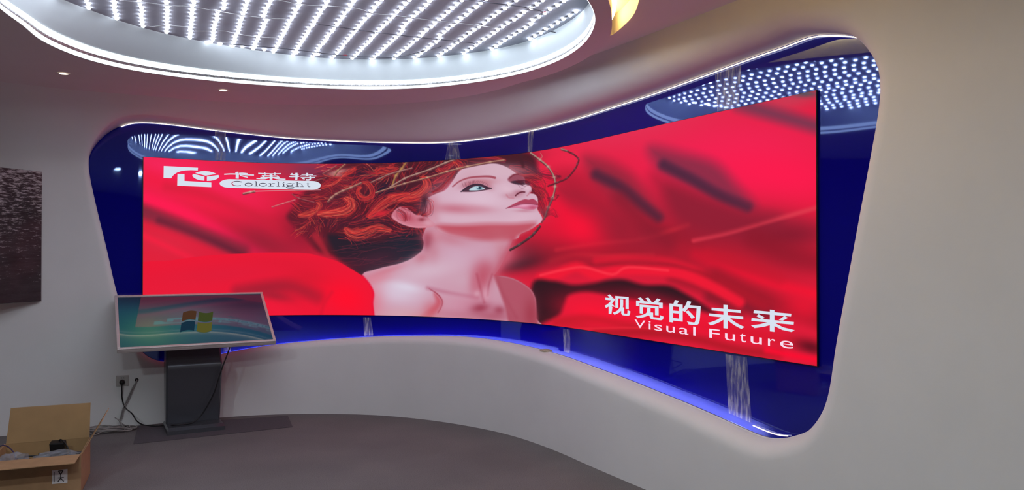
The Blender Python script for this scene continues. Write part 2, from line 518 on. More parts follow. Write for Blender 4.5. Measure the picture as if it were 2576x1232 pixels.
fw = np.interp(oc[:, 0], [SBEG, SBEG + 2.5, SEND], [0.05, 0.07, 0.10])
fw = smooth1(np.r_[fw, fw, fw], 9)[NC:2 * NC]

# --- feature wall with the opening: plane part, rounded lip and the return to the panel
def build_wall_back():
    ring = oc + on * fw[:, None]
    s0, s1 = BS[I0], BS[I1]
    zt = 2.76
    sx = np.linspace(s0, s1, 130)
    zy = np.linspace(0, zt, 40)
    rect = np.vstack([np.c_[sx, np.zeros(130)], np.c_[np.full(38, s1), zy[1:-1]], np.c_[sx[::-1], np.full(130, zt)], np.c_[np.full(38, s0), zy[-2:0:-1]]])
    v, f = tri_region(rect, [ring], 0.07, 0.06)
    V = [wpt(v[:, 0], v[:, 1])]
    Fc = [tuple(t) for t in f]
    n = len(v)
    # find ring vertices in v
    idx = np.array([int(np.argmin(((v - r) ** 2).sum(1))) for r in ring])
    prev = idx
    steps = 7
    for k in range(1, steps + 1):
        a = k / steps * math.pi / 2
        dist = fw * (1 - math.sin(a))
        q = oc + on * dist[:, None]
        depth = (0.6 * (at(GAP, oc[:, 0]) - P_OFF)).clip(0.03, 0.12)
        V.append(wpt(q[:, 0], q[:, 1], -(depth * (1 - math.cos(a)))))
        cur = np.arange(n, n + NC); n += NC
        for i in range(NC):
            j = (i + 1) % NC
            Fc.append((prev[i], prev[j], cur[j], cur[i]))
        prev = cur
    # return: to 18 mm in front of the panel, then a small turned edge
    low = np.where(on[:, 1] < -0.55, 0.5 * (at(GAP, oc[:, 0]) - P_OFF), 0.018)
    low = smooth1(np.r_[low, low, low], 8)[NC:2 * NC]
    for off, grow in ((low, 0.0), (low - 0.002, 0.085)):
        q = oc + on * grow
        V.append(ppt(q[:, 0], q[:, 1], off))
        cur = np.arange(n, n + NC); n += NC
        for i in range(NC):
            j = (i + 1) % NC
            Fc.append((prev[i], prev[j], cur[j], cur[i]))
        prev = cur
    me = mesh('wall_back', np.vstack(V), Fc, True)
    bm = bmesh.new(); bm.from_mesh(me)
    bmesh.ops.recalc_face_normals(bm, faces=bm.faces); bm.to_mesh(me); bm.free()
    return me
wall_back = struct(obj('wall_back', build_wall_back(), M['wall']), 'smooth white concave wall with a rounded recess for the video screen')

def build_wall_strip(name, i0, i1, flip=False):
    ss = BS[i0:i1 + 1:6]
    if ss[-1] != BS[i1]: ss = np.r_[ss, BS[i1]]
    zz = np.r_[np.linspace(0, 2.1, 6), np.linspace(2.2, 2.76, 10)]
    S, Z = np.meshgrid(ss, zz, indexing='ij')
    V = wpt(S.ravel(), Z.ravel())
    nz = len(zz)
    Fc = [(i * nz + j, (i + 1) * nz + j, (i + 1) * nz + j + 1, i * nz + j + 1) for i in range(len(ss) - 1) for j in range(nz - 1)]
    return mesh(name, V, Fc, True)
struct(obj('wall_left', build_wall_strip('wall_left', 0, I0), M['dark_wall']), 'plain dark side wall left of the curved screen wall')
struct(obj('wall_right', build_wall_strip('wall_right', I1, len(BS) - 1), M['wall']), 'plain white side wall right of the curved screen wall')
struct(obj('wall_front', mesh('wall_front', [(-5.7, -4, 0), (2.6, -4, 0), (2.6, -4, 2.8), (-5.7, -4, 2.8)], [(0, 1, 2, 3)]), M['dark_wall']), 'plain dark wall behind the viewer')

# --- floor
fo = np.vstack([wpt(BS[::12], np.zeros(len(BS[::12])), 0, False)[:, :2] + (-NOR[::12] * 0.03), [[2.6, -4.0], [-5.7, -4.0]]])
fv, ff = tri_region(fo, [], 0.6, 0.6)
struct(obj('floor', mesh('floor', np.c_[fv, np.zeros(len(fv))], ff), M['carpet']), 'grey short-pile carpet floor')

# ------------------------------------------------------------------ ceiling with the round light well
RIMPX = [(0, 20), (68, 77), (147, 124), (239, 157), (341, 179), (511, 201), (682, 215.4), (800, 221.5), (933, 225), (1049, 222), (1205, 205.7), (1321, 182.5), (1399, 155), (1457, 120), (1488, 81.5),
         (1498, 50), (1492, 23)]
UPPX = [(160, 0), (239, 29), (341, 65), (460, 94), (613, 121), (800, 145), (894, 149.5), (1010, 148.7), (1127, 139.8), (1243, 124), (1329, 103), (1418, 62), (1480, 11.6)]
Z_WELL = HC + 1.47 * KZ
WC = np.array([-1.13, 4.30]) * KZ
def polar(pix, z, rdef):
    q = np.array([at_z(x, y, z)[:2] for x, y in pix]) - WC
    a = np.arctan2(q[:, 1], q[:, 0]); r = np.hypot(*q.T)
    o = a.argsort(); a, r = a[o], r[o]
    th = np.linspace(-math.pi, math.pi, 241)[:-1]
    # outside the traced arc keep the mean radius
    lo, hi = a[0], a[-1]
    aa = np.r_[lo - 0.7, a, hi + 0.7]; rr = np.r_[rdef, r, rdef]
    rad = np.interp(th, aa, rr, left=rdef, right=rdef)
    m = th > math.pi - 0.001
    w = (th + 2 * math.pi)
    rad = np.where(th < lo - 0.7, np.interp(w, aa, rr, left=rdef, right=rdef), rad)
    r3 = smooth1(np.r_[rad, rad, rad], 7)[240:480]
    return th, r3
TH, R_RIM = polar(RIMPX, Z_SLAB, 1.6 * KZ)
_, R_UP = polar(UPPX, Z_WELL, 1.57 * KZ)
R_WELL = np.minimum(R_RIM, 0.5 * (R_RIM + R_UP) + 0.03)
DIRV = np.stack([np.cos(TH), np.sin(TH)], 1)
rimc = WC + DIRV * R_RIM[:, None]
upc = WC + DIRV * R_UP[:, None]
# outer edge of the lowered slab: narrow band at the right, reaching the wall at the left and back
room = np.vstack([wpt(BS[::10], np.full(len(BS[::10]), Z_SLAB), -0.04)[:, :2], [[2.5, -3.97], [-5.6, -3.97]]])
def cast(th):
    d = np.array([math.cos(th), math.sin(th)]); best = 20.0
    a = room; b = np.roll(room, -1, 0)
    e = b - a; w = a - WC
    den = d[0] * e[:, 1] - d[1] * e[:, 0]
    den = np.where(np.abs(den) < 1e-9, 1e-9, den)
    t = (w[:, 0] * e[:, 1] - w[:, 1] * e[:, 0]) / den
    k = (w[:, 0] * d[1] - w[:, 1] * d[0]) / den
    ok = (t > 0) & (k >= 0) & (k <= 1)
    return t[ok].min() if ok.any() else best
R_ROOM = np.array([cast(t) for t in TH])
OUTPX = [(1530, 0), (1537, 40), (1538, 75), (1530, 100), (1500, 130), (1470, 149), (1435, 165), (1370, 188), (1300, 206), (1200, 234), (1100, 250), (1000, 258), (800, 262), (560, 252), (280, 233), (0, 200)]
oq = np.array([at_z(x, y, Z_SLAB)[:2] for x, y in OUTPX]) - WC
oa = np.arctan2(oq[:, 1], oq[:, 0]); orr = np.hypot(*oq.T)
ring_out = np.interp(TH, oa, orr)
a_deg = np.degrees(TH)
aend = math.degrees(oa.max())
grow = np.interp(a_deg, [-180, -150, -100, -20, 20, 40, aend, aend + 10, 180], [4, 3.0, 1.0, 0, 0, 0.03, 0.06, 0.8, 4])
R_SLAB = np.minimum(ring_out + grow, R_ROOM)
R_SLAB = np.maximum(R_SLAB, R_RIM + 0.07)
R_SLAB = np.minimum(smooth1(np.r_[R_SLAB, R_SLAB, R_SLAB], 4)[240:480], R_ROOM)
slabc = WC + DIRV * R_SLAB[:, None]
# amber slot beside the slab
SLOTPX = [(1607, 0), (1592, 40), (1567, 66), (1538, 90)]
sq = np.array([at_z(x, y, Z_CEIL)[:2] for x, y in SLOTPX]) - WC
sa = np.degrees(np.arctan2(sq[:, 1], sq[:, 0])); sr = np.hypot(*sq.T)
o = sa.argsort()
slot_r = np.interp(a_deg, np.r_[-95, -80, -60, -30, sa[o], sa[o][-1] + 8], np.r_[1.45, 1.85, 1.95, 1.90, sr[o], 1.45])
R_HOLE = np.maximum(np.minimum(R_SLAB - 0.03, 2.2), np.where((a_deg > -95) & (a_deg < sa.max() + 8), slot_r, 0))
holec = WC + DIRV * R_HOLE[:, None]

def ring_faces(n, a, b):
    return [(a + i, a + (i + 1) % n, b + (i + 1) % n, b + i) for i in range(n)]
N = 240
def z3(c, z): return np.c_[c, np.full(len(c), z)]
# main ceiling plane
outl = np.vstack([wpt(BS[::14], np.full(len(BS[::14]), Z_CEIL), -0.03)[:, :2], [[2.5, -3.98], [-5.6, -3.98]]])
cv, cf = tri_region(outl, [holec], 0.5, 0.5)
struct(obj('ceiling', mesh('ceiling', z3(cv, Z_CEIL), cf), M['ceiling']), 'flat white painted ceiling above the room')
# slab with the round opening, outer edge and well wall
V = np.vstack([z3(rimc, Z_SLAB), z3(slabc, Z_SLAB), z3(slabc, Z_CEIL + 0.12)])
slab = struct(obj('trim_1', mesh('trim_1', V, ring_faces(N, 0, N) + ring_faces(N, N, 2 * N)), M['ceiling']), 'lowered ceiling ring around the round light well')
# rounded shading of the outer edge is not wanted: flat facets
wellc = WC + DIRV * (0.5 * (R_RIM + R_UP))[:, None]
V = np.vstack([z3(rimc, Z_SLAB + 0.001), z3(wellc, 0.5 * (Z_SLAB + Z_WELL)), z3(upc, Z_WELL)])
me = mesh('trim_2', V, ring_faces(N, 0, N) + ring_faces(N, N, 2 * N), True)
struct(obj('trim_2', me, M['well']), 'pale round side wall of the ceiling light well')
uv, uf = tri_region(WC + DIRV * (R_UP + 0.01)[:, None], [], 0.3, 0.3)
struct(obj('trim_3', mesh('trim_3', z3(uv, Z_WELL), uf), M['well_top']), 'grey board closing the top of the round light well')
# slot above the ceiling, lit amber
slotout = WC + DIRV * (R_HOLE)[:, None]
sel = [i for i in range(N) if -95 < a_deg[i] < sa.max() + 8]
V = []; Fc = []
for k, i in enumerate(sel):
    p_out = WC + DIRV[i] * (R_HOLE[i] + 0.0); p_top = WC + DIRV[i] * (R_HOLE[i] - 0.005); p_in = WC + DIRV[i] * (R_SLAB[i] - 0.02)
    V += [(p_out[0], p_out[1], Z_CEIL), (p_top[0], p_top[1], Z_CEIL + 0.10), (p_in[0], p_in[1], Z_CEIL + 0.10)]
    if k:
        a = 3 * (k - 1); b = 3 * k
        Fc += [(a, b, b + 1, a + 1), (a + 1, b + 1, b + 2, a + 2)]
struct(obj('trim_4', mesh('trim_4', V, Fc), M['ceiling']), 'curved ceiling slot beside the light well, glowing yellow')
for a0, a1, zz_, m_, l_ in ((-24, sa.max() - 4, Z_CEIL + 0.055, 'slot', 'amber light strip in the curved ceiling slot right of the light well'),
                          (-62, -24, Z_SLAB + 0.035, 'slot_fill', 'unseen amber light strip added on the ceiling ring edge to tint the cove gold')):  # second strip is out of view, added for gold light on the cove
    amb = np.array([[*(WC + DIRV[i] * (R_SLAB[i] + 0.014)), zz_] for i in sel if a0 < a_deg[i] < a1])
    t = thing('amber_strip_light', l_, 'strip light', tuple(amb[0]))
    obj('strip', tube('amber_strip', amb - amb[0], 0.010, 6), M[m_], t)

# --- rim light: two glowing lines with a foil band between
t = thing('rim_light', 'bright white light line around the lower rim of the round ceiling well', 'strip light', (WC[0], WC[1], Z_SLAB))
def band(name, r_in, z0, z1, lip, mat):
    def rr_(h, d): return DIRV * (R_RIM + np.minimum(R_UP - R_RIM, 0.0) * h / (Z_WELL - Z_SLAB) - d)[:, None]
    V = np.vstack([z3(rr_(z0, r_in), z0), z3(rr_((z0 + z1) / 2, r_in + lip), (z0 + z1) / 2), z3(rr_(z1, r_in), z1), z3(rr_(z1, -0.004), z1), z3(rr_(z0, -0.004), z0)])
    Fc = ring_faces(N, 0, N) + ring_faces(N, N, 2 * N) + ring_faces(N, 3 * N, 4 * N) + ring_faces(N, 4 * N, 0)
    return obj(name, mesh(name, V, Fc, True), mat, t)
band('glow_line', 0.004, 0.002, 0.020, 0.0, M['rim'])
band('foil_band', 0.003, 0.020, 0.034, 0.002, pmat('crinkled_foil', (0.5, 0.52, 0.53), 0.35, metal=0.6, noise=0.5, scale=70.0, bump=0.6, bscale=80.0))
band('glow_line', 0.004, 0.034, 0.062, 0.0, M['rim'])

# --- LED strips of the well
VDIR = np.array([-0.4483, 1.0]); VDIR /= np.hypot(*VDIR)
NDIR = np.array([VDIR[1], -VDIR[0]])
ORD = ['first', 'second', 'third', 'fourth', 'fifth', 'sixth', 'seventh', 'eighth', 'ninth', 'tenth', 'eleventh', 'twelfth', 'thirteenth', 'fourteenth', 'fifteenth', 'sixteenth', 'seventeenth', 'eighteenth', 'nineteenth', 'twentieth', 'twenty-first', 'twenty-second', 'twenty-third']
def lens_mesh():
    V = []; Fc = []
    n = 10; r = 0.0115
    prof = [(r, 0.0), (r * 0.92, -0.005), (r * 0.6, -0.0085), (0.0, -0.010)]
    for rr, z in prof[:-1]:
        V += [(rr * math.cos(2 * math.pi * k / n), rr * math.sin(2 * math.pi * k / n), z) for k in range(n)]
    V.append((0, 0, prof[-1][1]))
    for a in range(2):
        Fc += [(a * n + k, (a + 1) * n + k, (a + 1) * n + (k + 1) % n, a * n + (k + 1) % n) for k in range(n)]
    Fc += [(2 * n + k, len(V) - 1, 2 * n + (k + 1) % n) for k in range(n)]
    return mesh('led_lens', V, Fc, True)
LENS = lens_mesh(); LENS.materials.append(M['bead'])
offs = [(2.262 - 0.1418 * k) * KZ for k in range(23)]
up_poly = WC + DIRV * (R_UP - 0.03)[:, None]
n_lens = 0
PITCHB = 0.0815 * KZ
for k, c in enumerate(offs):
    base = NDIR * c
    # chord of the well
    ts = np.linspace(0, 8, 1601)
    pts = base + VDIR * ts[:, None]
    ins = inside(up_poly, pts)
    if ins.sum() < 20: continue
    t0, t1 = ts[ins][0], ts[ins][-1]
    lab = 'row of white LED lenses in the round ceiling well, %s from the right end' % ORD[k]
    if k == 0: lab = 'shortest row of white LED lenses at the right end of the ceiling well'
    st = thing('led_strip', lab, 'LED strip', (*(base + VDIR * t1), Z_WELL), 0, 'LED strips of the ceiling well')
    wob = [RNG.uniform(-0.004, 0.004) for _ in range(100)]
    jog = RNG.choice([0, 0, 1]) * RNG.choice([-1, 1]) * 0.022
    jt = RNG.uniform(0.5, 0.9)
    pts = []
    L = t1 - t0
    nb = int(L / PITCHB)
    ph = RNG.uniform(0, 0.03)
    rest = []
    for b in range(nb + 1):
        d = ph + b * PITCHB
        if d > L: break
        side = (jog if d > jt else 0) + wob[b]
        p = -VDIR * d + NDIR * side
        pts.append((p[0], p[1], -0.004))
        w = base + VDIR * t1 + p
        x, y = proj(w[0], w[1], Z_WELL)
        if y > -15:
            lo = obj('led_lens', LENS, None, st); lo.location = (p[0], p[1], -0.006); n_lens += 1
        else:
            rest.append((p[0], p[1], -0.006))
    if rest:
        V = []; Fc = []
        bv = np.array([v.co[:] for v in LENS.vertices]); bf = [tuple(f.vertices) for f in LENS.polygons]
        for q in rest:
            n0 = len(V)
            V += list(bv + np.array(q)); Fc += [tuple(i + n0 for i in f) for f in bf]
        ro = obj('led_lens_row', mesh('led_lens_row', V, Fc, True), M['bead'], st); ro['kind'] = 'stuff'
    # thin carrier tape
    P = np.array(pts)
    sidev = np.array([NDIR[0], NDIR[1], 0]) * 0.005
    V = np.vstack([P - sidev, P + sidev]); n = len(P)
    obj('carrier_tape', mesh('carrier_tape', V, [(i, i + 1, n + i + 1, n + i) for i in range(n - 1)]), M['darkwire' if k < 5 else 'wire'], st)

# lenses scattered along the back edge of the well, and the loose feed wires
edge = [(437, 99.5), (523, 105), (554, 109), (582, 112), (610, 116), (637, 118), (665, 123), (692, 123.5), (746, 131), (800, 135), (902, 152.5)]
for k, (x, y) in enumerate(edge):
    p = at_z(x, y, Z_WELL)
    so = obj('led_lens', LENS); so.location = (p[0], p[1], Z_WELL - 0.004)
    tag(so, 'loose single LED lens at the back edge of the well, %s from the left' % ORD[k], 'LED lens', 'single lenses along the back edge of the well')
WIRES = [([(300, 1), (360, 6), (430, 14), (480, 17), (545, 28), (620, 40), (680, 46), (720, 48)], 'light'),
         ([(362, 60), (380, 67), (420, 64), (480, 70), (495, 78), (560, 78), (590, 84), (640, 92), (700, 96)], 'light'),
         ([(700, 0), (760, 12), (835, 16), (900, 22), (940, 34), (1000, 40), (1060, 48), (1150, 58), (1200, 64), (1245, 70)], 'light'),
         ([(795, 61), (850, 68), (920, 78), (1000, 88), (1080, 97), (1120, 101), (1180, 107), (1195, 110)], 'dark'),
         ([(1180, 0), (1240, 8), (1290, 14), (1330, 20), (1365, 29)], 'dark'),
         ([(560, 110), (640, 116), (730, 124), (830, 136), (900, 142), (990, 145), (1050, 132), (1110, 117)], 'dark'),
         ([(1325, 18), (1335, 25), (1352, 27), (1368, 30)], 'light'),
         ([(1365, 75), (1400, 82), (1430, 88)], 'dark')]
wl = ['pale feed wire crossing the left LED rows near the top of the picture', 'pale wavy wire crossing the ends of the left LED rows', 'long pale wire crossing the middle LED rows',
      'long dark wire crossing the middle and right LED rows', 'dark wire at the upper right of the LED rows', 'dark wire along the back edge of the LED rows',
      'short pale wire end at the upper right LED rows', 'faint short dark wire near the last LED row']
for (w, kd), l in zip(WIRES, wl):
    q = np.array([at_z(x, y, Z_WELL - 0.02) for x, y in w])
    q = catmull(q, 6)
    o = obj('feed_wire', tube('feed_wire', q - q[0], 0.0028, 6), M['wire' if kd == 'light' else 'darkwire'])
    o.location = q[0]
    tag(o, l, 'wire', 'loose feed wires in the light well')
for (x, y), l in zip([(1367, 30), (868, 139)], ['red taped wire joint at the upper right LED rows', 'red taped wire joint at the back edge of the well']):
    q = at_z(x, y, Z_WELL - 0.018)
    o = obj('wire_joint', tube('wire_joint', [(-0.018, 0, 0), (-0.006, 0.001, 0), (0.006, 0.002, 0), (0.016, 0, 0)], [0.003, 0.005, 0.005, 0.003], 8), M['tape']); o.location = q
    tag(o, l, 'wire joint')

# --- downlights
def downlight(p, label, power=None, grp='small ceiling downlights'):
    t = thing('downlight', label, 'downlight', p, 0, grp)
    n = 20
    def ringm(name, r0, r1, z0, z1, mat):
        V = [(r0 * math.cos(2 * math.pi * k / n), r0 * math.sin(2 * math.pi * k / n), z0) for k in range(n)] + [(r1 * math.cos(2 * math.pi * k / n), r1 * math.sin(2 * math.pi * k / n), z1) for k in range(n)]
        return obj(name, mesh(name, V, ring_faces(n, 0, n)), mat, t)
    ringm('trim_ring', 0.038, 0.028, -0.003, -0.004, M['ceiling'])
    V = [(0.028 * math.cos(2 * math.pi * k / n), 0.028 * math.sin(2 * math.pi * k / n), -0.0035) for k in range(n)]
    obj('lamp_face', mesh('lamp_face', V, [tuple(range(n))[::-1]]), M['lamp'], t)
    if power:
        ld = bpy.data.lights.new('fill_lamp', 'AREA'); ld.shape = 'DISK'; ld.size = 0.30
        ld.energy = power; ld.color = (0.84, 0.94, 1.0)
        lo = bpy.data.objects.new('lamp', ld); COL.objects.link(lo); lo.parent = t; lo.location = (0, 0, -0.02)
    return t
downlight(tuple(at_z(160, 184.5, Z_SLAB)), 'small lit downlight in the mauve ceiling at far left')
downlight(tuple(at_z(562, 226.5, Z_SLAB)), 'small lit downlight in the mauve ceiling below the light well rim')
REAR_FILL = [((-2.2, 1.0), 'left of the pair'), ((-0.7, 0.4), 'right of the pair')]  # out of view, added to brighten the right wall
for (x, y), l in REAR_FILL:
    downlight((x, y, Z_CEIL), 'unseen ceiling downlight added behind the camera, ' + l, FILL_DOWN, 'added downlights behind the camera')

# ------------------------------------------------------------------ recess: blue panel, film joints, light strips
def build_panel():
    ring = oc + on * 0.10
    v, f = tri_region(ring[::2], [], 0.045, 0.045)
    s, z = v[:, 0], v[:, 1]
    wob = 0.0012 * np.sin(7.5 * s + 1.2 * np.sin(3.1 * z)) * np.cos(5.2 * z + 0.7) + 0.00045 * np.sin(13.0 * s + 2.0 + 2.5 * z)
    mask = np.interp(s, [SBEG - 0.4, SBEG + 0.1, SBEG + 2.0, SBEG + 2.6], [0.35, 0.9, 1.0, 0.06])
    mask *= np.clip((z - 1.0) / 1.0, 0.05, 1)
    wob2 = 0.0006 * np.sin(4.0 * s + 3 * z) * np.interp(s, [SEND - 1.2, SEND - 0.3], [0.2, 0.8])
    V = ppt(s, z, np.clip(wob * mask + wob2, -0.006, 0.006))
    return mesh('blue_panel', V, f, True)
panel = thing('blue_panel', 'glossy blue acrylic panel lining the recess behind the big screen', 'panel', (0, 0, 0))
obj('sheet', build_panel(), M['panel'], panel)

def film(px):
    """joint film on the panel from a quad of pixels"""
    c = [px_on(x, y, 'P') for x, y in px]
    V = []
    for i in range(9):
        k = i / 8
        a = np.array(c[0]) * (1 - k) + np.array(c[3]) * k
        b = np.array(c[1]) * (1 - k) + np.array(c[2]) * k
        for j in range(4):
            q = a * (1 - j / 3) + b * j / 3
            V.append(ppt(q[0], q[1], 0.004))
    Fc = [(i * 4 + j, i * 4 + j + 1, (i + 1) * 4 + j + 1, (i + 1) * 4 + j) for i in range(8) for j in range(3)]
    return obj('joint_film', mesh('joint_film', V, Fc, True), M['film'], panel)
for q in ([(541, 330), (568, 333), (568, 404), (541, 402)], [(1128, 360), (1152, 360), (1160, 400), (1120, 402)], [(1328, 331), (1344, 328), (1340, 382), (1328, 384)],
          [(1800, 186), (1866, 162), (1860, 268), (1806, 280)], [(914, 798), (933, 798), (940, 843), (916, 844)], [(1417, 826), (1435, 829), (1436, 888), (1419, 884)],
          [(1826, 890), (1880, 898), (1893, 1064), (1834, 1038)], [(417, 884), (424, 884), (424, 908), (417, 908)], [(562, 872), (580, 870), (580, 882), (562, 885)]):
    film(q)

def contour_run(px0, px1, off, dz):
    """run of the opening outline between two pixels, at the panel"""
    a = np.array(px_on(*px0)); b = np.array(px_on(*px1))
    ia = int(((oc - a) ** 2).sum(1).argmin()); ib = int(((oc - b) ** 2).sum(1).argmin())
    idx = [(ia + k) % NC for k in range((ib - ia) % NC + 1)]
    if len(idx) > NC / 2 + 40:
        idx = [(ia - k) % NC for k in range((ia - ib) % NC + 1)]
    q = oc[idx] - on[idx] * dz
    if off is None: off = 0.3 * (at(GAP, q[:, 0]) - P_OFF)
    return ppt(q[:, 0], q[:, 1], off)
run = contour_run((300, 318, 'P'), (2098, 76, 'W'), 0.014, 0.006)
t = thing('cove_light', 'thin warm white light strip along the top edge of the blue recess', 'strip light', tuple(run[0]))
obj('strip', tube('strip', run - run[0], 0.0032, 6), M['cove'], t)
run = contour_run((430, 910, 'P'), (1894, 1069, 'P'), None, -0.064)
t = thing('cove_light', 'hidden light strip glowing violet along the bottom edge of the blue recess', 'strip light', tuple(run[0]))
obj('strip', tube('strip', run - run[0], 0.005, 6), M['covelow'], t)
run = contour_run((1898, 1070, 'P'), (1992, 1098, 'P'), 0.012, 0.004)
t = thing('cove_light', 'short bright light strip end at the lower right corner of the blue recess', 'strip light', tuple(run[0]))
obj('strip', tube('strip', run - run[0], 0.0030, 6), M['cove'], t)

# ------------------------------------------------------------------ the LED video wall
Z_ST = HC + 0.803; Z_SB = HC - 0.557
def spt(s, z, off=0.0):
    s = np.asarray(s, float); z = np.asarray(z, float)
    return np.stack([at(BASE[:, 0], s) + at(NOR[:, 0], s) * off, at(BASE[:, 1], s) + at(NOR[:, 1], s) * off, z], -1)
# azimuth table of the screen line
_ss = np.linspace(SBEG - 0.1, SEND + 0.1, 1500)
_q = spt(_ss, np.zeros(1500))
_az = _q[:, 0] / _q[:, 1]
def scr_px(px, py):
    u, y, z = ray(px, py)
    az = u / y
    s = np.interp(az, _az, _ss); Y = np.interp(az, _az, _q[:, 1])
    return s, HC + z / y * Y
S_L = float(scr_px(360, 600)[0]); S_R = float(scr_px(2053.5, 600)[0])

class Painter:
    """soft brush painting on the lattice of screen points; coordinates are picture coordinates of the lattice"""
    def __init__(self, PX, PY, base):
        self.X = PX; self.Y = PY
        self.C = np.empty(PX.shape + (3,)); self.C[:] = np.array(base, float)
    def box(self, x0, x1, y0, y1):
        m = (self.X > x0) & (self.X < x1) & (self.Y > y0) & (self.Y < y1)
        r = np.where(m.any(1))[0]; c = np.where(m.any(0))[0]
        if not len(r) or not len(c): return None
        return slice(r[0], r[-1] + 1), slice(c[0], c[-1] + 1)
    def mix(self, sl, col, a):
        self.C[sl] += (np.array(col, float) - self.C[sl]) * a[..., None]
    def blob(self, cx, cy, rx, ry, ang, col, alpha=1.0, p=1.0):
        R = max(rx, ry) * 2.6
        sl = self.box(cx - R, cx + R, cy - R, cy + R)
        if sl is None: return
        x = self.X[sl] - cx; y = self.Y[sl] - cy
        a = math.radians(ang); c, s = math.cos(a), math.sin(a)
        u = (x * c + y * s) / rx; v = (-x * s + y * c) / ry
        self.mix(sl, col, alpha * np.exp(-(u * u + v * v) ** p))
    def poly(self, pts, col, soft=2.0, alpha=1.0, curve=True, n=6):
        P = catmull(pts, n, True) if curve else np.array(pts, float)
        x0, y0 = P.min(0) - soft * 2; x1, y1 = P.max(0) + soft * 2
        sl = self.box(x0, x1, y0, y1)
        if sl is None: return
        q = np.stack([self.X[sl].ravel(), self.Y[sl].ravel()], 1)
        ins = inside(P, q)
        d = polydist(P, q) if soft > 0 else np.full(len(q), 1.0)
        sd = np.where(ins, d, -d)
        a = np.clip(0.5 + sd / (2 * soft), 0, 1); a = a * a * (3 - 2 * a)
        self.mix(sl, col, (alpha * a).reshape(self.X[sl].shape))
    def stroke(self, pts, w, col, alpha=1.0, soft=1.0, n=5, w2=None):
        P = catmull(pts, n) if len(pts) > 2 else np.array(pts, float)
        w2 = w if w2 is None else w2
        W = np.linspace(w, w2, len(P))
        R = max(w, w2) + soft * 2
        sl = self.box(P[:, 0].min() - R, P[:, 0].max() + R, P[:, 1].min() - R, P[:, 1].max() + R)
        if sl is None: return
        x = self.X[sl]; y = self.Y[sl]
        best = np.full(x.shape, -1e9)
        for i in range(len(P) - 1):
            e = P[i + 1] - P[i]; L = e @ e or 1e-9
            t = np.clip(((x - P[i, 0]) * e[0] + (y - P[i, 1]) * e[1]) / L, 0, 1)
            d = np.hypot(x - P[i, 0] - t * e[0], y - P[i, 1] - t * e[1])
            best = np.maximum(best, W[i] * 0.5 - d)
        a = np.clip(0.5 + best / (2 * soft), 0, 1); a = a * a * (3 - 2 * a)
        self.mix(sl, col, alpha * a)

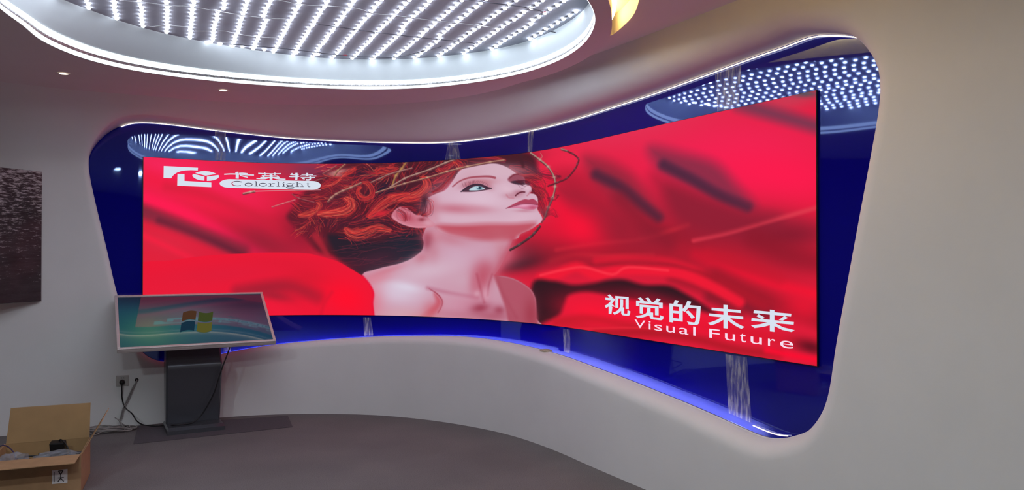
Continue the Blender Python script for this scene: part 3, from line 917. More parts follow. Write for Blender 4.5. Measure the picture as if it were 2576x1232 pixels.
def paint_portrait(PX, PY):
    pt = Painter(PX, PY, (222, 30, 58))
    rnd = random.Random(11)
    B, P, S = pt.blob, pt.poly, pt.stroke
    # ---- cloth at the left
    B(430, 430, 150, 60, 10, (248, 42, 98), 0.9)
    B(560, 470, 220, 60, 12, (246, 36, 86), 0.8)
    S([(340, 440), (470, 480), (600, 540), (740, 620)], 46, (240, 30, 66), 0.8, 22)
    S([(340, 490), (450, 530), (560, 585), (660, 640)], 34, (255, 30, 82), 0.95, 15)
    S([(420, 470), (520, 490), (640, 540), (730, 575)], 22, (214, 34, 62), 0.7, 14)
    S([(340, 525), (430, 560), (520, 595), (610, 632)], 36, (128, 42, 62), 0.95, 14)
    S([(400, 555), (470, 580), (540, 608), (610, 640)], 15, (88, 36, 54), 0.9, 9)
    B(410, 610, 110, 40, 14, (222, 40, 66), 0.9)
    S([(360, 592), (420, 620), (480, 650)], 14, (245, 34, 66), 0.8, 9)
    B(365, 660, 80, 26, 0, (226, 36, 60), 0.8)
    B(680, 610, 110, 44, 18, (140, 34, 54), 0.85)
    B(780, 430, 90, 26, 6, (122, 54, 82), 0.95)
    B(700, 425, 60, 18, 4, (176, 48, 74), 0.7)
    B(600, 425, 60, 16, 6, (206, 48, 72), 0.7)
    B(880, 420, 26, 18, 140, (206, 44, 68), 0.85)
    B(720, 560, 50, 50, 0, (226, 30, 60), 0.6)
    B(705, 490, 60, 24, 10, (226, 34, 66), 0.7)
    # ---- cloth at the right
    B(1850, 380, 330, 120, -4, (240, 38, 86), 0.9)
    B(1960, 440, 220, 70, 8, (254, 28, 78), 0.9)
    B(1600, 310, 260, 60, -14, (228, 52, 88), 0.8)
    B(1990, 250, 90, 26, -12, (200, 62, 86), 0.8)
    B(1460, 560, 85, 65, 30, (252, 22, 58), 1.0)
    B(1440, 400, 60, 28, 0, (240, 40, 74), 0.6)
    S([(1860, 262), (1940, 285), (2000, 302), (2070, 322)], 34, (112, 58, 82), 0.85, 18)
    B(2025, 236, 34, 9, 0, (84, 84, 92), 0.9)
    P([(1470, 395), (1530, 405), (1590, 440), (1640, 500), (1675, 550), (1600, 540), (1540, 500), (1490, 450)], (150, 40, 62), 26, 0.95)
    S([(1500, 440), (1560, 470), (1610, 510), (1655, 545)], 24, (92, 42, 64), 0.9, 14)
    P([(1400, 470), (1460, 480), (1530, 520), (1580, 560), (1560, 600), (1500, 580), (1430, 520)], (160, 34, 56), 22, 0.75)
    P([(1635, 370), (1720, 385), (1800, 410), (1850, 460), (1900, 520), (1840, 515), (1750, 470), (1660, 425)], (140, 46, 72), 26, 0.95)
    S([(1670, 415), (1740, 450), (1810, 490), (1880, 520)], 26, (88, 44, 70), 0.9, 13)
    P([(1680, 470), (1780, 500), (1880, 530), (1960, 545), (1940, 580), (1800, 590), (1700, 550)], (146, 34, 56), 28, 0.85)
    B(1960, 560, 110, 40, 14, (168, 36, 60), 0.7)
    B(1960, 595, 120, 34, -4, (120, 28, 48), 0.9)
    B(1690, 590, 90, 26, 10, (134, 32, 50), 0.8)
    S([(1745, 604), (1830, 585), (1920, 560), (2060, 520)], 10, (228, 60, 80), 0.75, 7)
    S([(1610, 595), (1680, 580), (1730, 565)], 10, (214, 48, 66), 0.6, 7)
    B(1500, 640, 150, 30, 0, (160, 30, 48), 0.7)
    B(1620, 650, 170, 26, 6, (176, 28, 46), 0.7)
    S([(1385, 655), (1450, 640), (1530, 645), (1640, 640)], 12, (240, 44, 62), 0.7, 8)
    S([(1430, 668), (1530, 664), (1640, 670)], 10, (150, 26, 42), 0.6, 7)
    B(1860, 680, 180, 60, 20, (206, 26, 48), 0.7)
    S([(1750, 640), (1850, 680), (1960, 715), (2070, 745)], 26, (250, 22, 52), 0.9, 14)
    S([(1800, 700), (1900, 745), (2060, 800)], 46, (150, 26, 42), 0.85, 20)
    S([(1790, 745), (1860, 765), (1930, 790)], 34, (122, 28, 44), 0.8, 16)
    B(2020, 770, 60, 40, 20, (236, 24, 52), 0.8)
    B(1640, 610, 240, 70, 8, (150, 28, 46), 0.65); B(1960, 630, 130, 60, 10, (150, 28, 46), 0.6); B(1420, 640, 80, 40, 0, (150, 28, 46), 0.6)
    B(1330, 640, 50, 40, 0, (120, 30, 46), 0.85); B(1310, 665, 60, 18, -14, (70, 28, 40), 0.8)
    S([(1400, 628), (1500, 612), (1620, 600), (1730, 566)], 9, (206, 40, 58), 0.6, 7); S([(1745, 604), (1830, 585), (1900, 566)], 8, (226, 52, 72), 0.7, 6)
    S([(1500, 655), (1580, 648), (1680, 655), (1760, 680)], 16, (222, 28, 52), 0.7, 9); S([(1600, 670), (1700, 672), (1800, 705)], 12, (140, 26, 42), 0.6, 8)
    S([(1760, 690), (1840, 725), (1920, 770)], 26, (176, 26, 44), 0.7, 14)
    P([(1390, 440), (1450, 430), (1520, 470), (1590, 530), (1650, 580), (1640, 630), (1540, 610), (1470, 560), (1430, 500)], (150, 32, 52), 30, 0.55)
    B(1460, 570, 60, 46, 30, (250, 22, 56), 0.85)
    P([(1640, 440), (1740, 470), (1850, 520), (1960, 560), (1900, 600), (1760, 600), (1680, 540)], (138, 32, 52), 34, 0.6)
    S([(1500, 440), (1560, 470), (1610, 512), (1655, 548)], 20, (78, 38, 58), 0.7, 12); S([(1670, 415), (1740, 452), (1810, 492), (1880, 522)], 20, (78, 40, 62), 0.7, 11)
    S([(1560, 500), (1620, 560), (1680, 610)], 40, (136, 30, 48), 0.6, 22); S([(1900, 600), (1980, 640), (2060, 660)], 50, (140, 26, 44), 0.6, 24)
    S([(1780, 640), (1860, 660), (1960, 700)], 30, (200, 26, 48), 0.6, 14); S([(1690, 700), (1780, 735), (1860, 790)], 24, (146, 26, 42), 0.6, 14)
    S([(1745, 606), (1830, 588), (1920, 562), (2060, 522)], 6, (222, 60, 78), 0.55, 6)
    # ribbon edge above the dark pocket
    S([(1360, 700), (1400, 690), (1450, 672), (1500, 690), (1560, 680), (1640, 680), (1720, 690), (1790, 720), (1860, 760)], 26, (240, 28, 54), 0.95, 9)
    S([(1360, 692), (1420, 678), (1470, 672), (1540, 690), (1580, 672), (1680, 680)], 6, (255, 62, 78), 0.7, 4)
    # dark pocket
    P([(1340, 712), (1390, 706), (1440, 716), (1490, 712), (1530, 704), (1570, 703), (1620, 716), (1680, 718), (1720, 736), (1770, 766), (1800, 790), (1740, 778), (1660, 764),
       (1560, 748), (1480, 734), (1432, 742), (1420, 765), (1408, 790), (1380, 806), (1335, 812)], (46, 26, 34), 9, 1.0)
    B(1640, 745, 70, 14, 12, (90, 28, 42), 0.6)
    # lower right
    B(1500, 790, 90, 34, 14, (250, 24, 54), 0.95)
    B(1700, 800, 170, 36, 14, (246, 20, 52), 0.9)
    B(1450, 815, 60, 14, 8, (206, 28, 46), 0.7)
    S([(1400, 810), (1470, 800), (1550, 812), (1640, 830)], 20, (196, 28, 44), 0.7, 10)
    S([(1500, 838), (1620, 836), (1740, 850), (1860, 880), (1960, 890)], 22, (174, 26, 40), 0.8, 12)
    S([(1440, 828), (1560, 824), (1660, 826)], 5, (236, 40, 58), 0.7, 4)
    B(1900, 842, 150, 16, 9, (214, 24, 46), 0.7)
    B(2040, 872, 45, 18, 14, (96, 20, 34), 0.9)
    S([(1930, 880), (1990, 893), (2060, 905)], 16, (252, 16, 50), 0.9, 9)
    S([(1960, 915), (2060, 925)], 10, (186, 24, 44), 0.7, 6)
    # ---- hair mass
    P([(762, 488), (790, 455), (826, 432), (862, 414), (900, 400), (1000, 396), (1120, 392), (1250, 384), (1330, 384), (1352, 420), (1330, 450), (1180, 440), (1120, 470), (1080, 520), (1068, 590),
       (1072, 632), (1050, 660), (990, 676), (916, 694), (880, 676), (838, 646), (800, 632), (770, 600), (742, 570), (722, 545), (740, 520)], (78, 30, 42), 10, 1.0)
    B(860, 460, 80, 40, -20, (130, 40, 54), 0.7)
    B(800, 520, 70, 40, 10, (140, 34, 52), 0.7)
    B(760, 580, 60, 40, 30, (120, 30, 48), 0.7)
    P([(826, 590), (900, 600), (960, 606), (1010, 584), (1050, 590), (1066, 615), (1062, 640), (1040, 660), (988, 674), (916, 694), (884, 674), (846, 640)], (42, 34, 46), 10, 0.97)
    B(1020, 625, 46, 40, 0, (36, 40, 54), 0.95)
    B(950, 650, 60, 22, -12, (66, 38, 54), 0.8)
    B(800, 600, 24, 14, 50, (150, 36, 52), 0.8)
    S([(792, 592), (806, 612), (822, 640)], 14, (170, 38, 54), 0.8, 6)
    B(920, 440, 40, 18, 0, (44, 32, 50), 0.9); B(972, 475, 44, 16, -12, (40, 34, 52), 0.95); B(1072, 505, 14, 30, 14, (52, 44, 60), 0.9)
    B(935, 555, 60, 12, 0, (58, 34, 50), 0.85); B(830, 560, 70, 12, 6, (70, 32, 48), 0.8); B(1110, 415, 60, 10, -14, (60, 34, 46), 0.7)
    B(1180, 398, 90, 8, -6, (66, 30, 40), 0.7); B(1300, 402, 50, 14, -10, (70, 32, 42), 0.8); B(840, 500, 30, 10, -20, (60, 34, 50), 0.7)
    # bundles of strands
    DK = [(88, 30, 44), (120, 34, 48), (70, 32, 50)]
    MD = [(170, 40, 52), (196, 46, 56), (150, 36, 54), (206, 60, 60)]
    HI = [(214, 62, 54), (224, 84, 62), (200, 48, 50), (236, 120, 92), (206, 46, 52), (182, 40, 50), (226, 66, 58)]
    def bundle(pts, spread, n, cols, alpha=0.75, w=(1.2, 2.6)):
        P0 = np.array(pts, float)
        T = np.gradient(P0, axis=0); T /= np.maximum(np.hypot(*T.T), 1e-6)[:, None]
        Nn = np.stack([-T[:, 1], T[:, 0]], 1)
        tap = np.sin(np.linspace(0.25, math.pi - 0.25, len(P0)))
        for _ in range(int(n * 1.8)):
            o = rnd.gauss(0, 0.55) * spread
            wv = np.array([rnd.uniform(-2.2, 2.2) for _ in P0]) + 2.0 * np.sin(np.linspace(0, 7, len(P0)) + rnd.uniform(0, 6))
            q = P0 + Nn * (o * tap + wv)[:, None] + np.array([rnd.uniform(-3, 3), rnd.uniform(-1.5, 1.5)])
            S(q.tolist(), rnd.uniform(0.8, w[1] * 0.72), rnd.choice(cols + DK), alpha * rnd.uniform(0.35, 0.95), 0.8, 4, w2=rnd.uniform(0.6, 1.3))
    # random fine strands following a swirling flow
    for _ in range(1500):
        x = rnd.uniform(730, 1110); y = rnd.uniform(405, 600)
        if x > 1075 and y > 470: continue
        if x < 790 and y < 460: continue
        a = math.radians(-28) + 0.9 * math.sin(x * 0.021 + y * 0.034) + 0.5 * math.sin(x * 0.05 - y * 0.02 + 1)
        p = [(x, y)]; L = rnd.uniform(5, 12)
        bend = rnd.uniform(-0.28, 0.28)
        for _k in range(4):
            p.append((p[-1][0] + L * math.cos(a), p[-1][1] + L * 0.7 * math.sin(a))); a += bend
        k = rnd.random()
        S(p, rnd.uniform(0.8, 1.7), rnd.choice(DK if k < 0.45 else MD if k < 0.85 else HI), rnd.uniform(0.35, 0.85), 0.8, 3, w2=0.7)
    for _ in range(70):
        x = rnd.uniform(820, 1040); y = rnd.uniform(585, 670)
        S([(x, y), (x + rnd.uniform(15, 45), y - rnd.uniform(-6, 10)), (x + rnd.uniform(50, 90), y - rnd.uniform(-4, 18))], 1.2, rnd.choice([(96, 40, 58), (80, 44, 62), (120, 44, 60)]), 0.4, 0.9, 3)
    bundle([(978, 492), (1000, 496), (1020, 497), (1040, 493), (1057, 486), (1068, 474), (1072, 462), (1068, 450), (1060, 446)], 14, 46, HI + MD, 0.85)
    bundle([(925, 545), (940, 532), (960, 516), (980, 503), (1000, 494), (1030, 488)], 18, 40, HI + MD, 0.8)
    bundle([(800, 538), (820, 537), (840, 536), (858, 534), (874, 529), (884, 519), (882, 507), (868, 498)], 12, 34, HI + MD, 0.8)
    bundle([(752, 542), (768, 541), (782, 537), (796, 529), (804, 517), (800, 508)], 9, 22, MD + HI, 0.75)
    bundle([(868, 574), (880, 584), (896, 588), (914, 585), (934, 577), (955, 573), (982, 580)], 14, 40, HI, 0.75)
    bundle([(905, 470), (900, 482), (908, 494), (922, 498), (934, 490), (936, 474), (926, 460), (914, 458)], 8, 26, MD + HI, 0.75)
    bundle([(944, 432), (960, 426), (978, 428), (1000, 425)], 10, 22, HI, 0.75)
    bundle([(810, 470), (826, 462), (842, 456), (858, 446)], 12, 22, MD + HI, 0.7)
    bundle([(862, 442), (880, 434), (894, 422)], 9, 18, HI, 0.7)
    bundle([(1100, 424), (1112, 430), (1124, 424), (1140, 410)], 10, 24, HI + MD, 0.8)
    bundle([(1140, 402), (1154, 410), (1164, 420), (1172, 432)], 12, 26, HI + MD, 0.85)
    bundle([(1090, 460), (1110, 450), (1128, 440), (1146, 428)], 14, 26, MD, 0.8)
    bundle([(1160, 400), (1200, 396), (1240, 398), (1270, 405)], 8, 30, MD + DK, 0.8)
    bundle([(1060, 500), (1090, 488), (1110, 472), (1122, 456)], 12, 22, MD + DK, 0.7)
    B(960, 537, 22, 8, -12, (232, 44, 58), 0.8)
    B(850, 432, 22, 5, -12, (232, 170, 160), 0.7); B(846, 440, 16, 4, 0, (240, 160, 150), 0.6)
    # hair blown to the right of the face
    bundle([(1282, 420), (1310, 430), (1336, 440), (1362, 448)], 26, 40, DK + MD, 0.7, (1.0, 2.0))
    bundle([(1300, 450), (1330, 462), (1350, 480), (1362, 500)], 30, 46, DK + MD, 0.7, (1.0, 2.0))
    bundle([(1335, 470), (1350, 490), (1362, 515), (1372, 545)], 26, 40, MD + DK, 0.7, (1.0, 1.8))
    bundle([(1330, 420), (1360, 438), (1392, 446), (1410, 444)], 14, 14, DK, 0.5, (0.9, 1.5))
    bundle([(1378, 500), (1395, 498), (1404, 490)], 8, 8, DK, 0.5, (0.9, 1.4))
    bundle([(1375, 540), (1392, 532), (1402, 545)], 8, 8, DK + MD, 0.5, (0.9, 1.4))
    # ---- skin
    body = [(912, 690), (940, 679), (968, 671), (1000, 664), (1030, 653), (1050, 640), (1062, 628), (1066, 610), (1064, 592), (1090, 560), (1200, 560), (1330, 560), (1308, 578), (1294, 592), (1284, 618), (1270, 648), (1254, 678), (1244, 694),
            (1262, 694), (1290, 700), (1316, 713), (1336, 729), (1346, 748), (1349, 770), (1349, 800), (1349, 830), (1100, 830), (940, 830), (930, 780), (925, 730)]
    P(body, (203, 152, 172), 1.6, 1.0, True, 4)
    face = [(1120, 478), (1138, 456), (1156, 430), (1180, 419), (1216, 413), (1247, 411.5), (1270, 418), (1289, 429), (1304, 440), (1318, 447), (1322, 462), (1334, 468), (1337, 474), (1336, 482), (1332, 486), (1344, 488), (1352, 497), (1353, 511), (1352, 526), (1359, 538),
            (1364, 548), (1362, 557), (1351, 566), (1333, 578), (1310, 588), (1290, 602), (1180, 600), (1110, 584), (1094, 565), (1076, 545), (1070, 520), (1074, 500), (1100, 486)]
    P(face, (212, 174, 192), 1.4, 1.0, True, 5)
    # face modelling
    B(1250, 430, 70, 16, 0, (214, 178, 192), 0.7)
    B(1175, 450, 46, 22, -30, (206, 158, 174), 0.6)
    B(1150, 490, 60, 34, 0, (214, 176, 196), 0.6)
    B(1210, 500, 60, 26, 0, (222, 190, 208), 0.8)
    B(1145, 525, 64, 13, 3, (196, 112, 132), 0.85); B(1210, 526, 40, 9, 3, (200, 130, 150), 0.5)
    B(1180, 550, 100, 9, 2, (216, 176, 194), 0.75)
    B(1090, 520, 16, 34, 0, (196, 122, 138), 0.6)
    B(1310, 548, 40, 14, -10, (218, 180, 198), 0.8)
    # jaw shadow and neck
    P([(1096, 566), (1150, 566), (1220, 562), (1290, 562), (1346, 560), (1334, 578), (1306, 592), (1290, 604), (1240, 606), (1180, 600), (1128, 588)], (190, 76, 92), 9, 0.9)
    B(1170, 576, 60, 9, 6, (188, 74, 90), 0.6)
    S([(1100, 562), (1160, 566), (1230, 563), (1300, 562), (1350, 556)], 6, (206, 140, 158), 0.5, 5)
    B(1080, 595, 22, 14, 10, (182, 84, 102), 0.8); B(1076, 612, 14, 20, 0, (150, 56, 76), 0.75)
    B(1100, 590, 14, 16, -20, (210, 150, 168), 0.7)
    B(1200, 640, 80, 36, 0, (206, 160, 182), 0.85); B(1150, 640, 34, 34, 0, (206, 164, 186), 0.8)
    B(1260, 620, 22, 30, -20, (204, 140, 156), 0.6)
    S([(1290, 600), (1278, 630), (1260, 664), (1246, 690)], 12, (190, 76, 96), 0.7, 8)
    B(1080, 680, 80, 26, -10, (212, 180, 198), 0.9); B(1050, 660, 40, 14, -20, (206, 170, 188), 0.7)
    B(1000, 735, 70, 34, 4, (214, 194, 214), 0.95); B(1020, 722, 40, 12, 10, (218, 206, 224), 0.9)
    B(950, 700, 40, 14, -16, (214, 130, 148), 0.7); B(946, 760, 22, 50, 0, (210, 156, 172), 0.6)
    B(1010, 790, 60, 16, 0, (212, 166, 176), 0.7)
    # arm edge and armpit shadow
    P([(1080, 800), (1096, 785), (1110, 768), (1112, 758), (1106, 748), (1092, 738), (1096, 760), (1080, 780), (1060, 795)], (196, 76, 92), 8, 0.9)
    S([(1080, 726), (1096, 736), (1108, 748), (1113, 760), (1109, 774), (1102, 786)], 2.6, (150, 44, 62), 0.85, 2.0)
    S([(1076, 724), (1110, 732), (1150, 740), (1200, 748)], 9, (186, 112, 136), 0.7, 6)
    B(1150, 765, 40, 26, 0, (206, 146, 168), 0.6); B(1200, 770, 50, 22, 0, (198, 122, 146), 0.6)
    B(1190, 706, 60, 20, 0, (206, 168, 186), 0.6)
    # throat hollow, tendons and far shoulder
    B(1212, 700, 24, 40, 14, (186, 70, 92), 0.75); B(1195, 712, 14, 30, 0, (196, 110, 132), 0.6)
    S([(1200, 690), (1206, 715), (1214, 745), (1218, 760)], 5, (166, 62, 84), 0.55, 5)
    S([(1238, 690), (1230, 715), (1226, 742)], 4, (158, 58, 80), 0.55, 4)
    B(1222, 740, 9, 16, 0, (214, 150, 170), 0.8); B(1200, 738, 8, 8, 0, (214, 160, 178), 0.7)
    B(1208, 775, 24, 12, -10, (150, 50, 72), 0.8); B(1256, 780, 16, 12, 0, (152, 50, 72), 0.7)
    P([(1244, 694), (1262, 694), (1290, 700), (1316, 713), (1336, 729), (1346, 748), (1349, 770), (1349, 830), (1290, 830), (1270, 770), (1256, 730)], (172, 74, 92), 5, 0.85)
    B(1300, 745, 26, 26, 30, (178, 84, 104), 0.8); B(1335, 790, 18, 40, 0, (160, 56, 74), 0.7)
    S([(1252, 700), (1262, 730), (1280, 765), (1300, 800)], 6, (160, 60, 80), 0.3, 7)
    B(1130, 600, 40, 16, 16, (196, 110, 128), 0.5); B(1240, 592, 60, 12, -6, (186, 82, 98), 0.5); B(1262, 650, 16, 40, 24, (190, 96, 116), 0.6)
    B(1090, 632, 16, 26, 0, (198, 128, 146), 0.6); B(1060, 648, 20, 14, -20, (196, 112, 130), 0.6); B(970, 682, 50, 8, -18, (206, 120, 138), 0.6)
    B(1225, 680, 30, 24, 20, (188, 84, 104), 0.5); B(1150, 792, 70, 14, 4, (192, 112, 134), 0.6); B(1240, 795, 50, 14, 4, (166, 70, 92), 0.6)
    B(1085, 778, 24, 20, -40, (204, 96, 110), 0.6); B(1058, 795, 30, 10, 0, (212, 140, 150), 0.6)
    # ---- ear
    P([(985, 546), (990, 532), (1002, 522), (1016, 520), (1030, 528), (1046, 540), (1060, 541), (1072, 546), (1094, 562), (1088, 570), (1070, 573), (1046, 573), (1020, 567), (1000, 558)], (208, 128, 146), 1.6, 1.0)
    B(1020, 545, 24, 11, 20, (178, 64, 84), 0.85); B(1062, 552, 10, 5, 0, (130, 36, 52), 0.8); B(1078, 560, 12, 8, 0, (220, 168, 184), 0.8)
    S([(990, 545), (1006, 560), (1040, 570), (1070, 570)], 3, (224, 150, 166), 0.6, 2)
    bundle([(1000, 528), (1014, 540), (1020, 556)], 16, 12, MD, 0.6, (0.9, 1.6))
    bundle([(1010, 522), (1030, 522), (1046, 530)], 8, 10, DK + MD, 0.6, (0.9, 1.6))
    B(1078, 528, 14, 26, 0, (196, 116, 134), 0.9); B(1092, 552, 14, 12, 20, (208, 150, 168), 0.8)
    bundle([(1066, 498), (1074, 512), (1072, 532), (1062, 542)], 16, 16, DK + MD, 0.7, (0.9, 1.8))
    B(1068, 506, 9, 20, 10, (58, 42, 56), 0.75)
    # hairline wisps
    bundle([(1088, 484), (1110, 472), (1128, 452), (1146, 430)], 8, 14, MD, 0.6, (0.9, 1.6))
    # ---- brows and eyes
    S([(1139, 469), (1156, 456), (1180, 447), (1210, 444), (1232, 444), (1245, 447)], 3, (156, 66, 82), 0.9, 1.6, w2=6)
    B(1208, 458, 40, 9, -2, (190, 112, 124), 0.75); B(1180, 464, 22, 7, -18, (176, 96, 112), 0.7); B(1228, 468, 14, 8, 30, (178, 100, 116), 0.6)
    P([(1163, 480), (1174, 470), (1190, 464), (1208, 464), (1222, 469), (1232, 475), (1220, 478), (1200, 480), (1180, 481)], (70, 44, 60), 1.4, 0.95)
    P([(1180, 478), (1188, 471), (1200, 468), (1212, 470), (1220, 475), (1206, 478), (1192, 479)], (186, 210, 222), 1.2, 1.0)
    B(1206, 472.5, 7, 4.6, 0, (72, 112, 132), 0.95, 2); B(1207, 472, 3, 2.6, 0, (24, 34, 44), 0.9, 2); B(1202, 470.5, 1.8, 1.3, 0, (240, 248, 250), 0.9)
    S([(1160, 482), (1176, 470), (1192, 464), (1210, 464), (1226, 471), (1236, 474)], 2.6, (46, 34, 50), 0.95, 1.2)
    S([(1164, 482), (1184, 482), (1206, 480), (1232, 475)], 1.8, (86, 50, 66), 0.85, 1.2)
    for i in range(16):
        x = 1166 + i * 4.0
        y0 = 472 - 7.5 * math.sin((x - 1160) / 70 * math.pi)
        S([(x, y0), (x + rnd.uniform(-3, 3), y0 - 5), (x + rnd.uniform(-5, 4), y0 - 10)], 1.1, (96, 54, 70), 0.45, 0.9, 2)
    # far eye
    P([(1277, 452), (1286, 441), (1300, 437), (1316, 444), (1321, 455), (1308, 462), (1290, 461)], (142, 66, 84), 3, 0.9)
    S([(1282, 448), (1292, 440), (1304, 438)], 3, (120, 46, 60), 0.8, 1.6)
    P([(1284, 458), (1298, 454), (1316, 456), (1320, 464), (1302, 464)], (60, 44, 58), 2, 0.9)
    bundle([(1300, 456), (1318, 460), (1332, 462)], 7, 16, [(60, 40, 54), (90, 44, 58)], 0.7, (0.9, 1.6))
    # ---- nose
    B(1280, 480, 26, 12, 40, (222, 186, 202), 0.8)
    B(1290, 492, 24, 8, 0, (190, 128, 146), 0.75); B(1306, 484, 14, 6, 0, (176, 104, 124), 0.7)
    S([(1297, 492), (1304, 486), (1312, 483), (1320, 483)], 3.4, (96, 34, 50), 0.95, 1.4)
    S([(1274, 490), (1280, 497), (1292, 498)], 3, (192, 116, 134), 0.7, 2.4)
    S([(1334, 480), (1330, 488), (1326, 492)], 3, (186, 108, 126), 0.7, 2)
    B(1326, 472, 8, 7, 0, (226, 190, 206), 0.8)
    # ---- lips
    P([(1273, 524), (1290, 514), (1306, 506), (1320, 501), (1330, 502), (1340, 500), (1349, 505), (1353, 514), (1346, 516), (1330, 513), (1312, 513), (1292, 519)], (172, 66, 92), 1.3, 1.0)
    P([(1273, 524), (1292, 518), (1312, 513), (1330, 512), (1350, 515), (1353, 520), (1342, 527), (1324, 527), (1300, 523)], (206, 118, 150), 1.3, 1.0)
    B(1318, 517, 18, 3.5, -4, (232, 168, 196), 0.8); B(1340, 522, 10, 4, 0, (186, 80, 108), 0.8)
    S([(1273, 524), (1292, 518.5), (1312, 513.5), (1332, 512.5), (1352, 515)], 1.6, (116, 36, 58), 0.8, 1.0)
    B(1320, 530, 24, 4, 0, (194, 126, 146), 0.7)
    # ---- sleeve in front
    P([(330, 678), (430, 655), (520, 643), (620, 637), (700, 635), (770, 637), (800, 643), (850, 658), (890, 680), (915, 697), (932, 718), (940, 736), (938, 760), (941, 792), (941, 840), (330, 840)], (236, 26, 54), 1.6, 1.0)
    B(560, 690, 200, 30, -4, (222, 30, 58), 0.7); B(420, 740, 140, 40, 0, (230, 30, 58), 0.6)
    B(720, 660, 120, 14, 2, (224, 28, 54), 0.6)
    S([(600, 735), (680, 722), (740, 720), (800, 745)], 34, (164, 32, 52), 0.85, 16)
    B(690, 745, 50, 14, 8, (150, 34, 52), 0.7)
    B(690, 775, 70, 20, 20, (240, 28, 58), 0.8)
    B(780, 700, 60, 26, 10, (212, 28, 50), 0.7)
    B(870, 750, 60, 44, 20, (255, 18, 46), 0.95)
    S([(806, 795), (815, 765), (835, 735)], 8, (214, 26, 50), 0.6, 6)
    S([(912, 694), (930, 716), (939, 738), (937, 765), (940, 795)], 5, (232, 20, 56), 0.8, 3)
    # ---- twigs
    def twig(p, w, c, dark=(110, 60, 64), w2=None):
        S([(x + 0.6, y + w * 0.4) for x, y in p], w, dark, 0.85, 1.0, 4, w2)
        c = tuple(0.88 * v for v in c)
        S(p, w * 0.62, c, 0.9, 0.9, 4, w2 and w2 * 0.7)
        for x, y in p[1:-1]:
            B(x, y, w * 0.7, w * 0.55, 0, tuple(min(255, v + 25) for v in c), 0.8)
    twig([(1024, 404), (1010, 424), (996, 441), (987, 464)], 6.5, (188, 134, 78))
    twig([(1150, 398), (1120, 409), (1082, 425), (1048, 437), (1018, 448), (981, 470)], 4.5, (202, 162, 146))
    twig([(1268, 402), (1233, 407), (1176, 418), (1150, 424), (1124, 431), (1075, 446), (1017, 461), (945, 484)], 4.5, (206, 156, 128), w2=3)
    twig([(908, 459), (882, 471), (862, 479), (846, 487), (834, 496), (825, 506)], 5, (196, 140, 122))
    twig([(1036, 422), (1005, 430), (978, 438), (955, 448), (933, 458)], 3.4, (190, 140, 130))
    twig([(684, 520), (712, 511), (742, 502)], 3, (236, 140, 140), (180, 60, 80))
    twig([(612, 486), (630, 482), (640, 480)], 5, (226, 170, 156)); S([(640, 481), (700, 479), (806, 477)], 2.4, (216, 150, 156), 0.8, 1)
    twig([(868, 412), (850, 428), (842, 440)], 4, (196, 140, 110)); twig([(846, 416), (826, 428), (812, 436)], 3, (190, 110, 110))
    twig([(820, 446), (800, 452), (778, 462)], 2.4, (170, 90, 100)); twig([(735, 488), (752, 498), (790, 508)], 2.6, (190, 90, 100))
    twig([(1335, 384), (1358, 401), (1379, 419), (1394, 445), (1396, 469), (1390, 497), (1379, 521), (1369, 549)], 6, (196, 160, 142), (96, 50, 58), 3.4)
    S([(1390, 497), (1379, 521), (1369, 549), (1362, 560)], 4, (112, 62, 72), 0.8, 1)
    twig([(1358, 568), (1344, 585), (1332, 596), (1306, 614), (1283, 627)], 5, (92, 70, 74), (60, 34, 42))
    twig([(1415, 374), (1441, 386), (1455, 399), (1452, 412), (1446, 424), (1426, 447), (1402, 458), (1378, 467)], 4.2, (120, 48, 62), (90, 30, 44), 3)
    twig([(1412, 374), (1426, 378)], 5, (190, 140, 130))
    S([(1360, 385), (1364, 394), (1358, 400)], 1.6, (200, 140, 130), 0.7, 0.8)
    S([(1308, 388), (1312, 402), (1316, 418)], 8, (70, 34, 44), 0.7, 3)
    # screen haze in the upper half, fine moire of the picture itself
    return np.clip(pt.C, 0, 255)

def lin(C):
    c = C / 255.0
    return np.where(c <= 0.04045, c / 12.92, ((c + 0.055) / 1.055) ** 2.4)

def grid_picture(name, P3, col, mat, parent):
    """lattice mesh (rows, cols, 3) with a colour per point"""
    r, c = P3.shape[:2]
    me = bpy.data.meshes.new(name)
    nv = r * c; nf = (r - 1) * (c - 1)
    me.vertices.add(nv); me.vertices.foreach_set('co', P3.reshape(-1).astype(np.float32))
    idx = np.arange(nv).reshape(r, c)
    q = np.stack([idx[:-1, :-1], idx[1:, :-1], idx[1:, 1:], idx[:-1, 1:]], -1).reshape(-1)
    me.loops.add(nf * 4); me.loops.foreach_set('vertex_index', q.astype(np.int32))
    me.polygons.add(nf); me.polygons.foreach_set('loop_start', np.arange(0, nf * 4, 4, dtype=np.int32))
    me.polygons.foreach_set('use_smooth', np.ones(nf, bool))
    me.update(calc_edges=True)
    at_ = me.attributes.new('picture', 'FLOAT_COLOR', 'POINT')
    at_.data.foreach_set('color', np.c_[col.reshape(-1, 3), np.ones(nv)].astype(np.float32).reshape(-1))
    me.validate()
    return obj(name, me, mat, parent)

screen = thing('video_screen', 'huge curved LED video screen showing a red-haired woman and red cloth', 'video screen', tuple(spt((S_L + S_R) / 2, Z_SB)))
SO = np.array(screen.location)
NXG, NZG = 1500, 430
pxs = np.linspace(360, 2053.5, NXG)
sg = scr_px(pxs, np.full(NXG, 600.0))[0]
sg[0] = S_L; sg[-1] = S_R
zg = np.linspace(Z_ST, Z_SB, NZG)
G = spt(np.broadcast_to(sg, (NZG, NXG)), np.broadcast_to(zg[:, None], (NZG, NXG)), 0.0)
GX, GY = proj(G[..., 0], G[..., 1], G[..., 2])
PIC = paint_portrait(GX, GY)
grid_picture('picture', G - SO, lin(PIC), M['picture'], screen)
